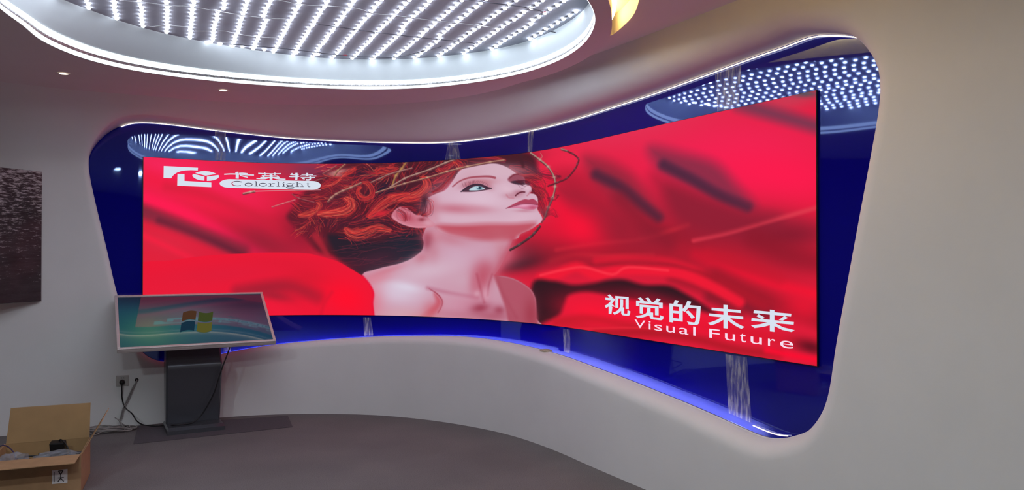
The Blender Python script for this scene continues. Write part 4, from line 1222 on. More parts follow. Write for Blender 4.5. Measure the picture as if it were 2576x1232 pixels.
# black cabinet behind and around
def cab():
    ss = np.linspace(S_L - 0.006, S_R + 0.003, 90)
    prof = [(-0.0025, Z_ST + 0.003), (-0.0025, Z_SB - 0.003), (-0.009, Z_SB - 0.003), (-0.009, Z_ST + 0.003)]
    V = []
    for s in ss:
        for o_, z in prof:
            V.append(spt(s, z, o_) - SO)
    Fc = []
    for i in range(89):
        for k in range(4):
            Fc.append((i * 4 + k, i * 4 + (k + 1) % 4, (i + 1) * 4 + (k + 1) % 4, (i + 1) * 4 + k))
    Fc += [(0, 1, 2, 3), (356 + 3, 356 + 2, 356 + 1, 356)]
    return mesh('cabinet', V, Fc)
obj('cabinet', cab(), M['black'], screen)

# lettering on the screen, as flat shapes lying on the curved picture
def on_screen(name, bm, mat, space, off=0.003, cut=None):
    """bmesh drawn in picture pixels or in (s, z), cut into strips and laid on the screen"""
    xs_ = [v.co.x for v in bm.verts]
    step = cut or (12 if space == 'px' else 0.03)
    x = min(xs_) + step
    while x < max(xs_):
        bmesh.ops.bisect_plane(bm, geom=bm.verts[:] + bm.edges[:] + bm.faces[:], plane_co=(x, 0, 0), plane_no=(1, 0, 0))
        x += step
    for v in bm.verts:
        if space == 'px':
            s, z = scr_px(v.co.x, v.co.y)
        else:
            s, z = v.co.x, v.co.y
        v.co = Vector(spt(float(s), float(z), off) - SO)
    me = bpy.data.meshes.new(name); bm.to_mesh(me); bm.free()
    return obj(name, me, mat, screen)

def add_poly(bm, pts):
    P = [Vector((float(x), float(y), 0)) for x, y in pts]
    vs = [bm.verts.new(p) for p in P]
    for t3 in tessellate_polygon([P]):
        bm.faces.new([vs[i] for i in t3])

def ribbon(bm, pts, w, w2=None, sy=1.0, curve=False):
    P = catmull(pts, 5) if curve else np.array(pts, float)
    w2 = w if w2 is None else w2
    W = np.linspace(w, w2, len(P)) / 2
    T = np.gradient(P, axis=0) if len(P) > 2 else np.repeat((P[1] - P[0])[None], 2, 0)
    T = T / np.maximum(np.hypot(*T.T), 1e-9)[:, None]
    Nn = np.stack([-T[:, 1], T[:, 0] * 1.0], 1)
    Nn[:, 1] *= sy
    a = [bm.verts.new((*(p + n * k), 0)) for p, n, k in zip(P, Nn, W)]
    b = [bm.verts.new((*(p - n * k), 0)) for p, n, k in zip(P, Nn, W)]
    for i in range(len(P) - 1):
        bm.faces.new((a[i], a[i + 1], b[i + 1], b[i]))

# --- logo at the upper left (traced in an enlarged frame)
def E8(x, y): return (380 + x / 5.6, 400 + y / 5.6)
bm = bmesh.new()
add_poly(bm, [E8(*p) for p in [(178, 97), (660, 122), (657, 160), (560, 156), (480, 160), (420, 170), (370, 188), (330, 212), (302, 240), (282, 270), (175, 264)]])
on_screen('logo_mark', bm, M['logo'], 'px')
bm = bmesh.new()
add_poly(bm, [E8(*p) for p in [(372, 208), (470, 210), (470, 308), (848, 330), (848, 395), (368, 375)]])
on_screen('logo_mark', bm, M['logo'], 'px')
for sec in ([(620, 196), (660, 180), (710, 171), (765, 169), (820, 175), (880, 190), (922, 210), (768, 234)],
            [(592, 208), (752, 246), (750, 304), (700, 299), (650, 288), (610, 268), (586, 246), (581, 226)],
            [(786, 246), (948, 224), (959, 240), (952, 260), (928, 280), (885, 296), (840, 304), (786, 307)]):
    bm = bmesh.new(); add_poly(bm, [E8(*p) for p in sec]); on_screen('logo_mark', bm, M['logo'], 'px')
bm = bmesh.new()
pill = []
for k in range(13):
    a = math.pi / 2 + math.pi * k / 12
    pill.append((1110 + 145 * math.cos(a), 344 - 61 * math.sin(a)))
for k in range(13):
    a = -math.pi / 2 + math.pi * k / 12
    pill.append((2265 + 128 * math.cos(a), 371 - 62 * math.sin(a)))
add_poly(bm, [E8(*p) for p in pill])
on_screen('logo_pill', bm, M['logo'], 'px', 0.003, 8)
# three characters above the pill
K1 = [[([(1030, 215), (1120, 210), (1230, 212)], 17), ([(1230, 212), (1330, 222), (1450, 226)], 15), ([(1208, 180), (1214, 230), (1212, 275)], 44), ([(1240, 200), (1300, 200), (1360, 207)], 15), ([(1250, 228), (1310, 245), (1365, 258)], 15)]]
K2 = [[([(1510, 200), (1600, 205), (1690, 208), (1835, 206)], 13), ([(1600, 190), (1610, 222)], 20), ([(1745, 192), (1742, 225)], 20), ([(1560, 232), (1690, 236), (1790, 238)], 13), ([(1540, 258), (1690, 258), (1810, 258)], 12),
       ([(1690, 215), (1692, 255), (1690, 290)], 40), ([(1600, 240), (1570, 250)], 14), ([(1770, 240), (1800, 250)], 14), ([(1660, 262), (1590, 278), (1485, 272)], 15), ([(1720, 262), (1790, 278), (1895, 284)], 16)]]
K3 = [[([(1960, 215), (2000, 222), (2080, 224)], 13), ([(1990, 200), (1965, 225)], 14), ([(1945, 246), (2000, 250), (2090, 244)], 13), ([(2048, 195), (2050, 240), (2046, 294)], 32), ([(2120, 216), (2200, 216), (2280, 220)], 13),
       ([(2200, 196), (2200, 240)], 26), ([(2100, 238), (2200, 238), (2330, 238)], 13), ([(2110, 262), (2200, 262), (2310, 260)], 13), ([(2242, 240), (2244, 280), (2220, 294), (2180, 292)], 22), ([(2130, 272), (2165, 284)], 14)]]
for ch in (K1, K2, K3):
    bm = bmesh.new()
    for grp in ch:
        for p, w in grp:
            ribbon(bm, [E8(*q) for q in p], w / 5.6, sy=1.0, curve=len(p) > 2)
    on_screen('logo_character', bm, M['logo'], 'px', 0.0034)
# the word in the pill: thin serif letters
def letter(strokes, ox, base, sx, sy_):
    bm = bmesh.new()
    for p, w in strokes:
        q = [E8(ox + x * sx, base + (x * sx) * 0.012 - y * sy_) for x, y in p]
        ribbon(bm, q, w, curve=len(p) > 2)
    return bm
def arc(cx_, cy_, rx, ry, a0, a1, n=12):
    return [(cx_ + rx * math.cos(math.radians(a0 + (a1 - a0) * k / n)), cy_ + ry * math.sin(math.radians(a0 + (a1 - a0) * k / n))) for k in range(n + 1)]
LT = {
    'C': [(arc(0.5, 0.5, 0.5, 0.5, 50, 310), 1.7), ([(0.84, 0.72), (0.86, 0.98)], 1.2)],
    'o': [(arc(0.5, 0.32, 0.45, 0.32, 0, 360, 16), 1.8)],
    'l': [([(0.5, 0), (0.5, 1.0)], 2.4), ([(0.1, 0.0), (0.9, 0.0)], 1.1), ([(0.15, 0.97), (0.5, 1.0)], 1.1)],
    'r': [([(0.4, 0), (0.4, 0.62)], 2.4), ([(0.05, 0), (0.85, 0)], 1.1), ([(0.1, 0.6), (0.4, 0.62)], 1.1), (arc(0.85, 0.28, 0.42, 0.34, 170, 60, 6), 1.3)],
    'i': [([(0.5, 0), (0.5, 0.62)], 2.4), ([(0.1, 0), (0.9, 0)], 1.1), ([(0.15, 0.6), (0.5, 0.62)], 1.1), ([(0.42, 0.86), (0.62, 0.86)], 2.0)],
    'g': [(arc(0.45, 0.42, 0.36, 0.22, 0, 360, 14), 1.7), ([(0.7, 0.58), (1.0, 0.64)], 1.2), (arc(0.5, -0.2, 0.48, 0.17, 0, 360, 14), 1.4), ([(0.22, 0.22), (0.15, 0.08), (0.45, -0.02), (0.9, -0.1)], 1.3)],
    'h': [([(0.22, 0), (0.22, 1.0)], 2.4), ([(0.0, 0), (0.45, 0)], 1.1), ([(0.0, 0.97), (0.22, 1.0)], 1.1), (arc(0.5, 0.36, 0.28, 0.28, 170, 0, 8), 1.4), ([(0.78, 0.38), (0.78, 0)], 2.4), ([(0.56, 0), (1.0, 0)], 1.1)],
    't': [([(0.42, 0.86), (0.42, 0.14)], 2.2), (arc(0.66, 0.14, 0.24, 0.14, 180, 320, 6), 1.4), ([(0.1, 0.62), (0.85, 0.62)], 1.1)],
}
word = [('C', 1140, 150), ('o', 1318, 112), ('l', 1450, 62), ('o', 1520, 112), ('r', 1648, 92), ('l', 1762, 62), ('i', 1842, 58), ('g', 1902, 118), ('h', 2034, 122), ('t', 2178, 78)]
for ch, x0, wd in word:
    hgt = 66
    bm = letter(LT[ch], x0, 377 + (x0 - 1140) * 0.0125, wd, hgt)
    on_screen('logo_letter', bm, M['logodark'], 'px', 0.0045)
bm = letter([(arc(0.5, 0.5, 0.52, 0.5, 130, 230, 8), 1.9)], 1140, 377, 150, 66)
on_screen('logo_letter', bm, M['logomag'], 'px', 0.0052)

# --- slogan at the lower right
def text_mesh(txt, offset=0.0):
    cu = bpy.data.curves.new('letter_outline', 'FONT')
    cu.body = txt; cu.size = 1.0; cu.offset = offset; cu.resolution_u = 6
    o = bpy.data.objects.new('letter_outline', cu); COL.objects.link(o)
    bpy.context.view_layer.update()
    dg = bpy.context.evaluated_depsgraph_get()
    me = bpy.data.meshes.new_from_object(o.evaluated_get(dg))
    bpy.data.objects.remove(o); bpy.data.curves.remove(cu)
    return me
def sv(px, v):
    return float(scr_px(px, 700)[0]), Z_ST + (Z_SB - Z_ST) * v
HANZI = [('视', 1522, 1586.5, 0.800, 0.900), ('觉', 1599, 1670, 0.800, 0.903), ('的', 1685, 1763.5, 0.801, 0.904), ('未', 1781, 1874, 0.805, 0.902)]
def place_text(me, px0, px1, v0, v1, name, mat):
    co = np.array([v.co[:] for v in me.vertices])
    x0, y0 = co[:, 0].min(), co[:, 1].min(); x1, y1 = co[:, 0].max(), co[:, 1].max()
    sa_, za = sv(px0, v0); sb_, zb = sv(px1, v1)
    bm = bmesh.new(); bm.from_mesh(me)
    for v in bm.verts:
        v.co = Vector((sa_ + (sb_ - sa_) * (v.co.x - x0) / (x1 - x0), zb + (za - zb) * (v.co.y - y0) / (y1 - y0), 0))
    return on_screen(name, bm, mat, 'sz', 0.0032)
for ch, a, b, v0, v1 in HANZI:
    place_text(text_mesh(ch, 0.018), a, b, v0, v1, 'slogan_character', M['logo'])
def E5(x, y): return (1480 + x / 4.293, 700 + y / 4.293)
bm = bmesh.new()
for pg in ([(1792, 343), (2197, 382), (2193, 412), (1788, 374)], [(1768, 428), (2225, 470), (2222, 500), (1765, 458)], [(1965, 337), (2015, 342), (2015, 577), (1965, 571)],
           [(1843, 386), (1912, 424), (1880, 440), (1820, 408)], [(2122, 404), (2160, 425), (2105, 456), (2062, 448)],
           [(1966, 466), (1966, 504), (1900, 522), (1800, 536), (1762, 508), (1860, 494)], [(2014, 478), (2110, 528), (2232, 558), (2200, 578), (2100, 556), (2014, 514)]):
    add_poly(bm, [E5(*q) for q in pg])
on_screen('slogan_character', bm, M['logo'], 'px', 0.0032)
LATIN = [('V', 1597, 1624.5, 0.9105, 0.949), ('i', 1632.5, 1637.5, 0.9105, 0.949), ('s', 1647, 1666.5, 0.922, 0.9495), ('u', 1677, 1698, 0.922, 0.9495), ('a', 1709, 1732.5, 0.922, 0.9495), ('l', 1744.5, 1750.5, 0.9105, 0.949),
         ('F', 1785, 1811, 0.911, 0.949), ('u', 1824.5, 1850, 0.922, 0.9495), ('t', 1862, 1877, 0.914, 0.9495), ('u', 1889, 1917, 0.922, 0.9495), ('r', 1932.5, 1951, 0.922, 0.949), ('e', 1963, 1996, 0.922, 0.9497)]
for ch, a, b, v0, v1 in LATIN:
    place_text(text_mesh(ch, 0.0), a, b, v0, v1, 'slogan_letter', M['logo2'])

# ------------------------------------------------------------------ touch kiosk
KYAW = 0.51
def kiosk():
    K = np.array([-2.60, 6.30, 0.0])
    t = thing('touch_kiosk', 'silver-framed touchscreen kiosk on a dark grey pedestal before the wall', 'kiosk', tuple(K), KYAW)
    # local axes: x along the front, -y towards the room
    # foot plate with sloped edges
    V = [(-0.215, -0.20, 0.004), (0.215, -0.20, 0.004), (0.215, 0.17, 0.004), (-0.215, 0.17, 0.004), (-0.215, -0.20, 0.035), (0.215, -0.20, 0.035), (0.215, 0.17, 0.035), (-0.215, 0.17, 0.035),
         (-0.205, -0.155, 0.052), (0.205, -0.155, 0.052), (0.205, 0.165, 0.052), (-0.205, 0.165, 0.052)]
    Fc = [(3, 2, 1, 0), (0, 1, 5, 4), (1, 2, 6, 5), (2, 3, 7, 6), (3, 0, 4, 7), (4, 5, 9, 8), (5, 6, 10, 9), (6, 7, 11, 10), (7, 4, 8, 11), (8, 9, 10, 11)]
    foot = obj('foot_plate', mesh('foot_plate', V, Fc), M['steel'], t)
    V = [(-0.2, -0.19, 0), (0.2, -0.19, 0), (0.2, 0.16, 0), (-0.2, 0.16, 0), (-0.2, -0.19, 0.005), (0.2, -0.19, 0.005), (0.2, 0.16, 0.005), (-0.2, 0.16, 0.005)]
    obj('rubber_pad', mesh('rubber_pad', V, [(3, 2, 1, 0), (0, 1, 5, 4), (1, 2, 6, 5), (2, 3, 7, 6), (3, 0, 4, 7), (4, 5, 6, 7)]), M['black'], foot)
    # pedestal of bent sheet: leans forward, then folds back under the display
    prof = [(0.02, 0.05), (0.0, 0.15), (-0.02, 0.28), (-0.045, 0.42), (-0.058, 0.485), (-0.060, 0.51), (-0.052, 0.535), (-0.03, 0.57), (0.0, 0.64), (0.05, 0.78)]
    pf = catmull(prof, 4)
    back = pf + np.array([0.10, 0.0]); back[:, 0] = np.interp(pf[:, 1], [0.05, 0.5, 0.78], [0.15, 0.14, 0.19])
    V = []; w = np.interp(pf[:, 1], [0.05, 0.5, 0.78], [0.205, 0.212, 0.205])
    for (y, z), (yb, _), ww in zip(pf, back, w):
        V += [(-ww, y + 0.012, z), (-ww + 0.012, y, z), (ww - 0.012, y, z), (ww, y + 0.012, z), (ww, yb, z), (-ww, yb, z)]
    n = len(pf); Fc = []
    for i in range(n - 1):
        for k in range(6):
            Fc.append((i * 6 + k, i * 6 + (k + 1) % 6, (i + 1) * 6 + (k + 1) % 6, (i + 1) * 6 + k))
    Fc += [tuple(range(6))[::-1], tuple((n - 1) * 6 + k for k in range(6))]
    me = mesh('pedestal', V, Fc, True)
    me.set_sharp_from_angle(angle=math.radians(30))
    obj('pedestal', me, M['steel'], t)
    # display: corner fit to the photograph, 1.16 m wide
    q = [1.26, .58, -2.646, 6.542, .644 - HC, .51, .979]
    k = 0.925
    W, a = q[0] * k, q[1]
    C = np.array([q[2] * k, q[3] * k, q[4] * k + HC])
    tilt = q[6]
    Hh = a * W
    # into local coordinates
    d = C - K; c, s = math.cos(KYAW), math.sin(KYAW)
    lx, ly, lz = d[0] * c + d[1] * s, -d[0] * s + d[1] * c, d[2]
    up = np.array([0, math.sin(tilt), math.cos(tilt)]); nor = np.array([0, -math.cos(tilt), math.sin(tilt)])
    o = np.array([lx, ly, lz])
    X = np.array([1.0, 0, 0])
    def pl(u, v, w=0.0): return o + X * u + up * v + nor * w
    fr = 0.022
    disp = obj('display', None, None, t) if False else None
    # housing
    bmx = bmesh.new()
    R = Matrix((X, up, nor)).transposed()
    box_bm(bmx, pl(0, Hh / 2, -0.020), (W, Hh, 0.032), R, 0.006)
    body = obj('display_housing', bm_mesh('display_housing', bmx), M['silver'], t)
    # front frame: four bars
    for u0, u1, v0, v1 in ((-W / 2, W / 2, 0, fr), (-W / 2, W / 2, Hh - fr, Hh), (-W / 2, -W / 2 + fr, fr, Hh - fr), (W / 2 - fr, W / 2, fr, Hh - fr)):
        bmx = bmesh.new(); box_bm(bmx, pl((u0 + u1) / 2, (v0 + v1) / 2, 0.0), (u1 - u0, v1 - v0, 0.016), R, 0.003)
        obj('frame_bar', bm_mesh('frame_bar', bmx), M['silver'], t)
    # picture glass
    nu, nv = 260, 150
    U, Vv = np.meshgrid(np.linspace(-W / 2 + fr, W / 2 - fr, nu), np.linspace(Hh - fr, fr, nv))
    P3 = o + U[..., None] * X + Vv[..., None] * up + nor * 0.001
    fu = (U + W / 2) / W; fv = 1 - Vv / Hh
    cc = np.empty(U.shape + (3,)); cc[:] = (22, 62, 86)
    def gl(cx_, cy_, rx, ry, col, a_):
        m = a_ * np.exp(-((fu - cx_) / rx) ** 2 - ((fv - cy_) / ry) ** 2)
        cc[:] += (np.array(col, float) - cc) * m[..., None]
    gl(0.25, 0.75, 0.35, 0.5, (40, 100, 88), 0.95)
    gl(0.22, 0.7, 0.12, 0.22, (72, 118, 92), 0.75)
    gl(0.5, 0.5, 0.22, 0.3, (40, 100, 110), 0.8)
    gl(0.75, 0.85, 0.35, 0.25, (24, 70, 92), 0.6)
    gl(0.9, 0.15, 0.3, 0.3, (22, 26, 48), 0.8)
    gl(0.2, 0.0, 0.5, 0.2, (24, 38, 52), 0.9)
    gl(0.6, 0.05, 0.5, 0.15, (26, 36, 60), 0.8)
    glass = grid_picture('screen_glass', P3, lin(cc) * 0.75, M['desktop'], t)
    # four waving panes of the desktop emblem
    def pane(u0, u1, v0, v1, col):
        V = []; nn = 10
        for i in range(nn + 1):
            for j in range(2):
                u = u0 + (u1 - u0) * i / nn; v = v0 + (v1 - v0) * j
                vv = v - 0.030 * math.sin((u - 0.41) / 0.19 * 2 * math.pi * 0.95)
                uu = u + (0.55 - v) * 0.10
                V.append(o + X * (uu * W - W / 2) + up * ((1 - vv) * Hh) + nor * 0.003)
        Fc = [(2 * i, 2 * i + 1, 2 * i + 3, 2 * i + 2) for i in range(nn)]
        m_ = emat('emblem_' + str(len(bpy.data.materials)), tuple(srgb(*col)), 0.30, 'NONE')
        obj('emblem_pane', mesh('emblem_pane', V, Fc), m_, glass)
    pane(0.405, 0.495, 0.37, 0.54, (128, 88, 64)); pane(0.510, 0.605, 0.37, 0.54, (104, 118, 62))
    pane(0.405, 0.495, 0.57, 0.74, (44, 84, 112)); pane(0.510, 0.605, 0.57, 0.74, (150, 146, 70))
    return t
KIOSK = kiosk()
KINV = (Matrix.Translation((-2.60, 6.30, 0.0)) @ Matrix.Rotation(KYAW, 4, 'Z')).inverted()

# ------------------------------------------------------------------ dark carpet piece under the kiosk
mp = np.array([at_z(x, y, 0)[:2] for x, y in [(336, 1117.5), (736, 1074), (724, 1046), (347, 1072)]])
V = [(*p, 0.0) for p in mp] + [(*p, 0.004) for p in mp]
c0 = mp.mean(0)
V = [(x - c0[0], y - c0[1], z) for x, y, z in V]
o = obj('floor_mat', mesh('floor_mat', V, [(3, 2, 1, 0), (4, 5, 6, 7), (0, 1, 5, 4), (1, 2, 6, 5), (2, 3, 7, 6), (3, 0, 4, 7)]), M['mat'])
o.location = (c0[0], c0[1], 0.0005)
tag(o, 'dark rectangular carpet piece lying under the kiosk foot', 'mat')

# ------------------------------------------------------------------ painting on the left wall
sR, zT = px_on(103, 432, 'W'); _, zB = px_on(97.5, 757, 'W')
pw = 0.62
ang = math.atan2(0.93, 0.37)
n2 = np.array([math.sin(ang), -math.cos(ang)])
a = wpt(sR, 1.5, 0.015, False)
b = a - np.array([math.cos(ang), math.sin(ang), 0]) * pw
mid = (a + b) / 2
zc = (zT + zB) / 2
t = thing('painting', 'dark abstract canvas painting with pale flecks standing out from the left wall', 'painting', (mid[0], mid[1], zB), ang)
L = float(np.hypot(*(a - b)[:2])); hh = zT - zB
obj('canvas', box_mesh('canvas', (0, 0, hh / 2), (L, 0.035, hh), None, 0.004), M['canvas'], t)
obj('stretcher_frame', box_mesh('stretcher_frame', (0, 0.022, hh / 2), (L - 0.06, 0.012, hh - 0.06)), M['card'], t)

# ------------------------------------------------------------------ wall socket, plug, cords
def wall_frame(px, py):
    s, z = px_on(px, py, 'W')
    p = wpt(s, z, 0.0); n = np.array([at(NOR[:, 0], s), at(NOR[:, 1], s), 0])
    return p, n / np.linalg.norm(n), math.atan2(at(TAN[:, 1], s), at(TAN[:, 0], s))
p, n, ang = wall_frame(308, 957)
t = thing('wall_socket', 'square grey wall socket with a black plug in it beside the kiosk', 'socket', tuple(p), ang)
pw_ = 0.088
bmx = bmesh.new(); box_bm(bmx, (0, -0.005, 0), (0.094, 0.010, 0.088), None, 0.004)
obj('cover_plate', bm_mesh('cover_plate', bmx), M['plate'], t)
for dx in (-0.008, 0.008):
    obj('slot', box_mesh('slot', (dx + 0.004, -0.0105, 0.024), (0.0025, 0.002, 0.010)), M['ink'], t)
pc = p + n * 0.012 + np.array([0, 0, -0.010])
tt = np.array([math.cos(ang), math.sin(ang), 0])
plug_me = tube('plug', [pc - n * 0.002, pc + n * 0.012, pc + n * 0.030, pc + n * 0.034], [0.021, 0.021, 0.017, 0.004], 14)
pts = [pc + n * 0.022, pc + n * 0.028 + np.array([0, 0, -0.03]), pc + n * 0.02 + np.array([0.0, 0, -0.08])]
def onwall(px, py, off): 
    p_, n_, _ = wall_frame(px, py); return p_ + n_ * off
pts += [onwall(308, 1000, 0.02), onwall(315, 1022, 0.03)]
pts += [at_z(332, 1040, 0.16), at_z(344, 1058, 0.05), at_z(360, 1068, 0.008), at_z(385, 1071, 0.009), at_z(412, 1070, 0.012)]
K = np.array([-2.60, 6.30, 0.0]); cK, sK = math.cos(KYAW), math.sin(KYAW)
def kl(x, y, z): return np.array([K[0] + x * cK - y * sK, K[1] + x * sK + y * cK, z])
pts += [kl(-0.16, -0.085, 0.060), kl(-0.06, -0.09, 0.0585), kl(-0.01, -0.075, 0.066), kl(0.05, -0.055, 0.11), kl(0.105, -0.065, 0.20), kl(0.150, -0.080, 0.30), kl(0.180, -0.095, 0.41), kl(0.215, -0.100, 0.52), kl(0.25, -0.09, 0.61), kl(0.285, -0.045, 0.70)]
cp_ = catmull(pts, 7)
cp_[:, 2] = np.maximum(cp_[:, 2], 0.006)
cord = obj('power_cord', tube('power_cord', cp_, 0.0052, 8), M['rubber'], KIOSK); cord.matrix_parent_inverse = KINV
cord['label'] = 'black power cord crossing the pedestal to the wall socket'
obj('plug', plug_me, M['black'], cord)

# round cable hole and two grey network cables running into a coil on the floor
p, n, ang = wall_frame(344, 955)
V = []; m = 16
o = tube('grommet', [n * 0.001, n * 0.004], [0.015, 0.013], 16); 
o = obj('cable_hole', o, M['black']); o.location = p
tag(o, 'small round black cable hole in the wall right of the socket', 'cable hole')
rl = random.Random(5)
for kc, lab in ((0, 'outer grey network cable hanging from the cable hole into a floor coil'), (1, 'inner grey network cable hanging from the cable hole with a free end')):
    q = [p + n * 0.002, p + n * 0.016 + np.array([0, 0, -0.01])]
    q += [onwall(336 - 3 * kc, 976, 0.018), onwall(325 - 4 * kc, 1003, 0.02), onwall(314 - 3 * kc, 1024, 0.025), onwall(308 - 3 * kc, 1046, 0.03), onwall(305 - 2 * kc, 1060, 0.04)]
    cc0 = at_z(286, 1085, 0.0)
    dirx = np.array([0.90, 0.42, 0]); diry = np.array([-0.42, 0.90, 0])
    loops = 4
    for i in range(loops * 10):
        a_ = 2 * math.pi * i / 10 + 0.6 + kc * 0.5
        lp = i // 10
        rx = 0.135 - 0.012 * lp + rl.uniform(-0.012, 0.012) + 0.012 * kc; ry = 0.074 - 0.008 * lp + rl.uniform(-0.012, 0.012)
        cen = cc0 + dirx * (-0.05 * lp + 0.02) + diry * (0.004 * lp)
        q.append(cen + dirx * rx * math.cos(a_) + diry * ry * math.sin(a_) * -1 + np.array([0, 0, 0.006 + 0.008 * lp + 0.008 * kc + rl.uniform(0, 0.012)]))
    if kc == 1:
        q += [at_z(305, 1068, 0.07), at_z(299, 1057, 0.10), at_z(289, 1050, 0.12)]
    else:
        q += [at_z(262, 1083, 0.02), at_z(235, 1093, 0.01), at_z(215, 1078, 0.02)]
    cq = catmull(q, 5); cq[:, 2] = np.maximum(cq[:, 2], 0.0045)
    o = obj('network_cable', tube('network_cable', cq - cq[0], 0.0044, 6), M['greycable']); o.location = cq[0]
    tag(o, lab, 'cable', 'network cables beside the kiosk')

# ------------------------------------------------------------------ cardboard box
def cardboard_box():
    rr = np.array([-2.735, 5.005, 0]); fr_ = np.array([-2.562, 4.59, 0])          # rear right and front right foot corners
    dep = fr_ - rr; depL = np.linalg.norm(dep); dv = dep / depL                      # towards the viewer
    lv = np.array([dv[1], -dv[0], 0])                                                # to the left
    if lv[0] > 0: lv = -lv
    Wd = 0.47; Hb = 0.235; th = 0.005
    cen = (rr + fr_) / 2 + lv * Wd / 2
    t = thing('cardboard_box', 'open brown cardboard box with raised flaps full of packing on the floor', 'box', tuple(cen))
    ex = -lv; ey = -dv; ez = np.array([0, 0, 1.0])      # local frame: x right, y rear
    def P(x, y, z): return ex * x + ey * y + ez * z
    def slab(name, a, b, c, d, mat, tk=th, nrm=None, parent=t):
        a, b, c, d = (np.asarray(q, float) for q in (a, b, c, d))
        nn = np.cross(b - a, d - a); nn /= np.linalg.norm(nn)
        V = [a, b, c, d] + [q + nn * tk for q in (a, b, c, d)]
        me = mesh(name, V, [(3, 2, 1, 0), (4, 5, 6, 7), (0, 1, 5, 4), (1, 2, 6, 5), (2, 3, 7, 6), (3, 0, 4, 7)])
        bmq = bmesh.new(); bmq.from_mesh(me); bmesh.ops.recalc_face_normals(bmq, faces=bmq.faces); bmq.to_mesh(me); bmq.free()
        return obj(name, me, mat, parent)
    x0, x1, y0, y1 = -Wd / 2, Wd / 2, -depL / 2, depL / 2
    z0 = 0.001
    slab('bottom_panel', P(x0, y0, z0), P(x1, y0, z0), P(x1, y1, z0), P(x0, y1, z0), M['card'])
    front = slab('side_panel', P(x0, y0, z0), P(x0, y0, Hb), P(x1, y0, Hb), P(x1, y0, z0), M['card'], -th)
    slab('side_panel', P(x0, y1, z0), P(x1, y1, z0), P(x1, y1, Hb), P(x0, y1, Hb), M['cardin'])
    slab('side_panel', P(x0, y0, z0), P(x0, y1, z0), P(x0, y1, Hb), P(x0, y0, Hb), M['card'])
    slab('side_panel', P(x1, y0, z0), P(x1, y0, Hb), P(x1, y1, Hb), P(x1, y1, z0), M['card'])
    fl = 0.215
    # rear flap leaning back, front flap folded out, right flap tilted out, left flap out
    slab('flap', P(x0 + 0.005, y1, Hb), P(x1 - 0.005, y1, Hb), P(x1 - 0.005, y1 + 0.05, Hb + 0.215), P(x0 + 0.02, y1 + 0.05, Hb + 0.215), M['cardin'], 0.004)
    slab('flap', P(x0, y0, Hb), P(x1 - 0.004, y0, Hb), P(x1 - 0.012, y0 - 0.185, Hb - 0.006), P(x0, y0 - 0.185, Hb - 0.006), M['card'], 0.004)
    slab('flap', P(x1, y0 + 0.004, Hb), P(x1, y1 - 0.004, Hb), P(x1 + 0.105, y1 - 0.01, Hb + 0.185), P(x1 + 0.105, y0 + 0.01, Hb + 0.185), M['card'], 0.004)
    slab('flap', P(x0, y0 + 0.004, Hb), P(x0, y1 - 0.004, Hb), P(x0 - 0.17, y1 - 0.01, Hb - 0.12), P(x0 - 0.17, y0 + 0.01, Hb - 0.12), M['card'], 0.004)
    # shipping label with printed marks on the front
    def fp(x, z, o_=0.0): return P(x, y0 - th * 0.0 - 0.0062 - o_, z)
    lab = obj('shipping_label', mesh('shipping_label', [fp(0.085, 0.075), fp(0.165, 0.075), fp(0.165, 0.155), fp(0.085, 0.155)], [(0, 1, 2, 3)]), M['paper'], t)
    def mark(pts, w):
        V = []
        for (ax, az), (bx_, bz) in zip(pts[:-1], pts[1:]):
            d = np.array([bx_ - ax, bz - az]); d /= np.linalg.norm(d); q = np.array([-d[1], d[0]]) * w / 2
            V += [fp(ax + q[0], az + q[1], 0.001), fp(bx_ + q[0], bz + q[1], 0.001), fp(bx_ - q[0], bz - q[1], 0.001), fp(ax - q[0], az - q[1], 0.001)]
        obj('printed_mark', mesh('printed_mark', V, [(4 * i, 4 * i + 1, 4 * i + 2, 4 * i + 3) for i in range(len(V) // 4)]), M['ink'], lab)
    mark([(0.118, 0.148), (0.130, 0.128), (0.142, 0.148), (0.118, 0.148)], 0.006); mark([(0.130, 0.128), (0.130, 0.110)], 0.005); mark([(0.116, 0.108), (0.146, 0.108)], 0.005)
    mark([(0.115, 0.085), (0.130, 0.105), (0.146, 0.085)], 0.005); mark([(0.097, 0.085), (0.097, 0.145)], 0.003)
    slab('packing_tape', fp(-0.22, 0.195), fp(-0.03, 0.195), fp(-0.03, 0.215), fp(-0.22, 0.215), M['paper'], 0.0005)
    return cen, P
bcen, BP = cardboard_box()

def crumple(name, size, seed, mat, loc, rot=0.0, sub=3, amp=0.25):
    rc = random.Random(seed)
    bmx = bmesh.new(); bmesh.ops.create_icosphere(bmx, subdivisions=sub, radius=1.0)
    ph = [(Vector((rc.uniform(-1, 1), rc.uniform(-1, 1), rc.uniform(-1, 1))).normalized(), rc.uniform(2, 7), rc.uniform(0, 6)) for _ in range(9)]
    for v in bmx.verts:
        d = v.co.normalized(); k = 1.0
        for ax, fq, pp in ph:
            k += amp * 0.33 * abs(math.sin(fq * d.dot(ax) + pp)) - amp * 0.16
        v.co = Vector((d.x * size[0] * k, d.y * size[1] * k, d.z * size[2] * k))
    o = obj(name, bm_mesh(name, bmx), mat); o.location = loc; o.rotation_euler = (0, 0, rot)
    return o
yawb = math.atan2(0.42, 0.90)
def bp(x, y, z): return Vector(bcen + BP(x, y, z))
o = crumple('plastic_bag', (0.068, 0.052, 0.052), 3, M['plastic'], bp(-0.13, -0.135, 0.190), yawb, 3, 0.6); tag(o, 'crumpled clear plastic bag at the left inside the cardboard box', 'plastic bag')
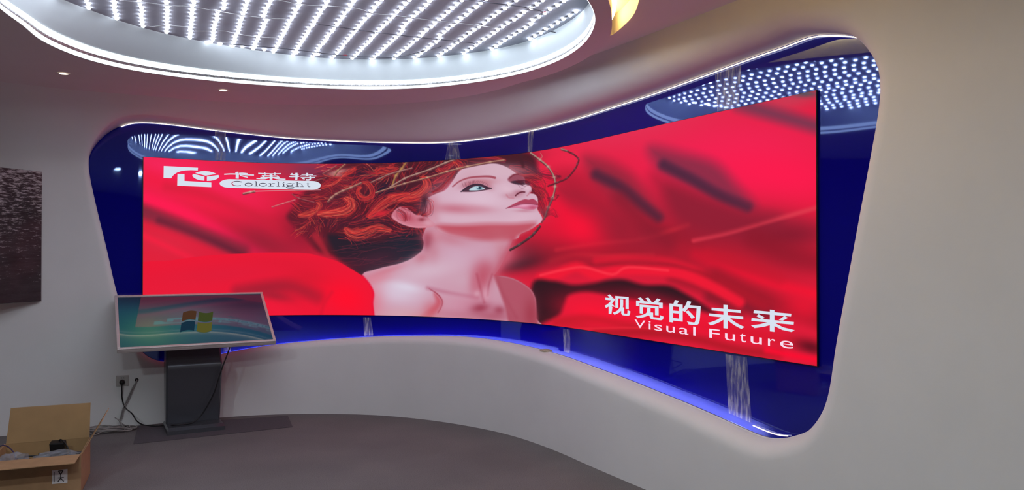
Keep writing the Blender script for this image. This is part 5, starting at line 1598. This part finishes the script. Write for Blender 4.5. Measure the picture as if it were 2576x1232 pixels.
o = crumple('plastic_bag', (0.090, 0.040, 0.030), 9, M['plastic'], bp(0.085, -0.09, 0.200), yawb + 0.15, 3, 0.6); tag(o, 'long clear plastic bag along the front right inside the cardboard box', 'plastic bag')
t = thing('power_adapter', 'black block-shaped power adapter standing in the cardboard box', 'power adapter', bp(0.07, 0.12, 0.112), yawb - 0.2)
obj('case', box_mesh('case', (0, 0, 0.07), (0.085, 0.05, 0.14), Matrix.Rotation(0.25, 3, 'X'), 0.006), M['black'], t)
obj('cord', tube('cord', catmull([(0.0, 0, 0.135), (0.02, -0.02, 0.15), (0.06, -0.05, 0.12), (0.09, -0.08, 0.07)], 6), 0.004, 6), M['rubber'], t)
t = thing('power_adapter', 'black power adapter lying at the right rear corner inside the cardboard box', 'power adapter', bp(0.175, 0.10, 0.112), yawb)
obj('case', box_mesh('case', (0, 0, 0.03), (0.07, 0.07, 0.06), None, 0.006), M['black'], t)
obj('lid_line', box_mesh('lid_line', (0, 0, 0.061), (0.05, 0.05, 0.002)), M['ink'], t)
rl = random.Random(3)
q = []
for i in range(44):
    a_ = i * 0.62
    q.append((-0.05 + 0.085 * math.cos(a_) + rl.uniform(-0.02, 0.02), 0.03 + 0.05 * math.sin(a_) + rl.uniform(-0.015, 0.015), 0.128 + 0.0014 * i + rl.uniform(-0.002, 0.006)))
q = np.array([bp(*k) for k in q]); q = catmull(q, 4)
o = obj('black_cable_bundle', tube('black_cable_bundle', q - q[0], 0.0055, 6), M['rubber']); o.location = q[0]
tag(o, 'tangled bundle of black cable inside the cardboard box', 'cable')
q = catmull([bp(-0.34, 0.10, 0.20), bp(-0.25, 0.12, 0.245), bp(-0.20, 0.09, 0.25), bp(-0.15, 0.02, 0.22), bp(-0.13, -0.04, 0.19)], 6)
o = obj('violet_wire', tube('violet_wire', q - q[0], 0.004, 6), pmat('violet_wire_sheath', (0.06, 0.04, 0.11), 0.5)); o.location = q[0]
tag(o, 'dark violet wire hanging over the left side of the cardboard box', 'wire')
o = obj('packing_tray', box_mesh('packing_tray', (0, 0, 0.05), (0.40, 0.36, 0.10), None, 0.01), M['cardin']); o.location = bp(0, 0, 0.008); o.rotation_euler = (0, 0, yawb)
tag(o, 'cardboard packing insert filling the lower part of the box', 'packing')

# ------------------------------------------------------------------ scrap on the ledge of the recess
p = ppt(px_on(1396, 882, 'P')[0], px_on(1396, 882, 'P')[1], 0.085)
o = crumple('paper_scrap', (0.050, 0.030, 0.014), 21, pmat('torn_beige_paper', (0.42, 0.36, 0.25), 0.8, noise=0.2, scale=40.0), p + np.array([0, 0, 0.004]), -0.7, 2, 0.5)
tag(o, 'small torn beige paper scrap lying on the bottom ledge of the recess', 'paper scrap')
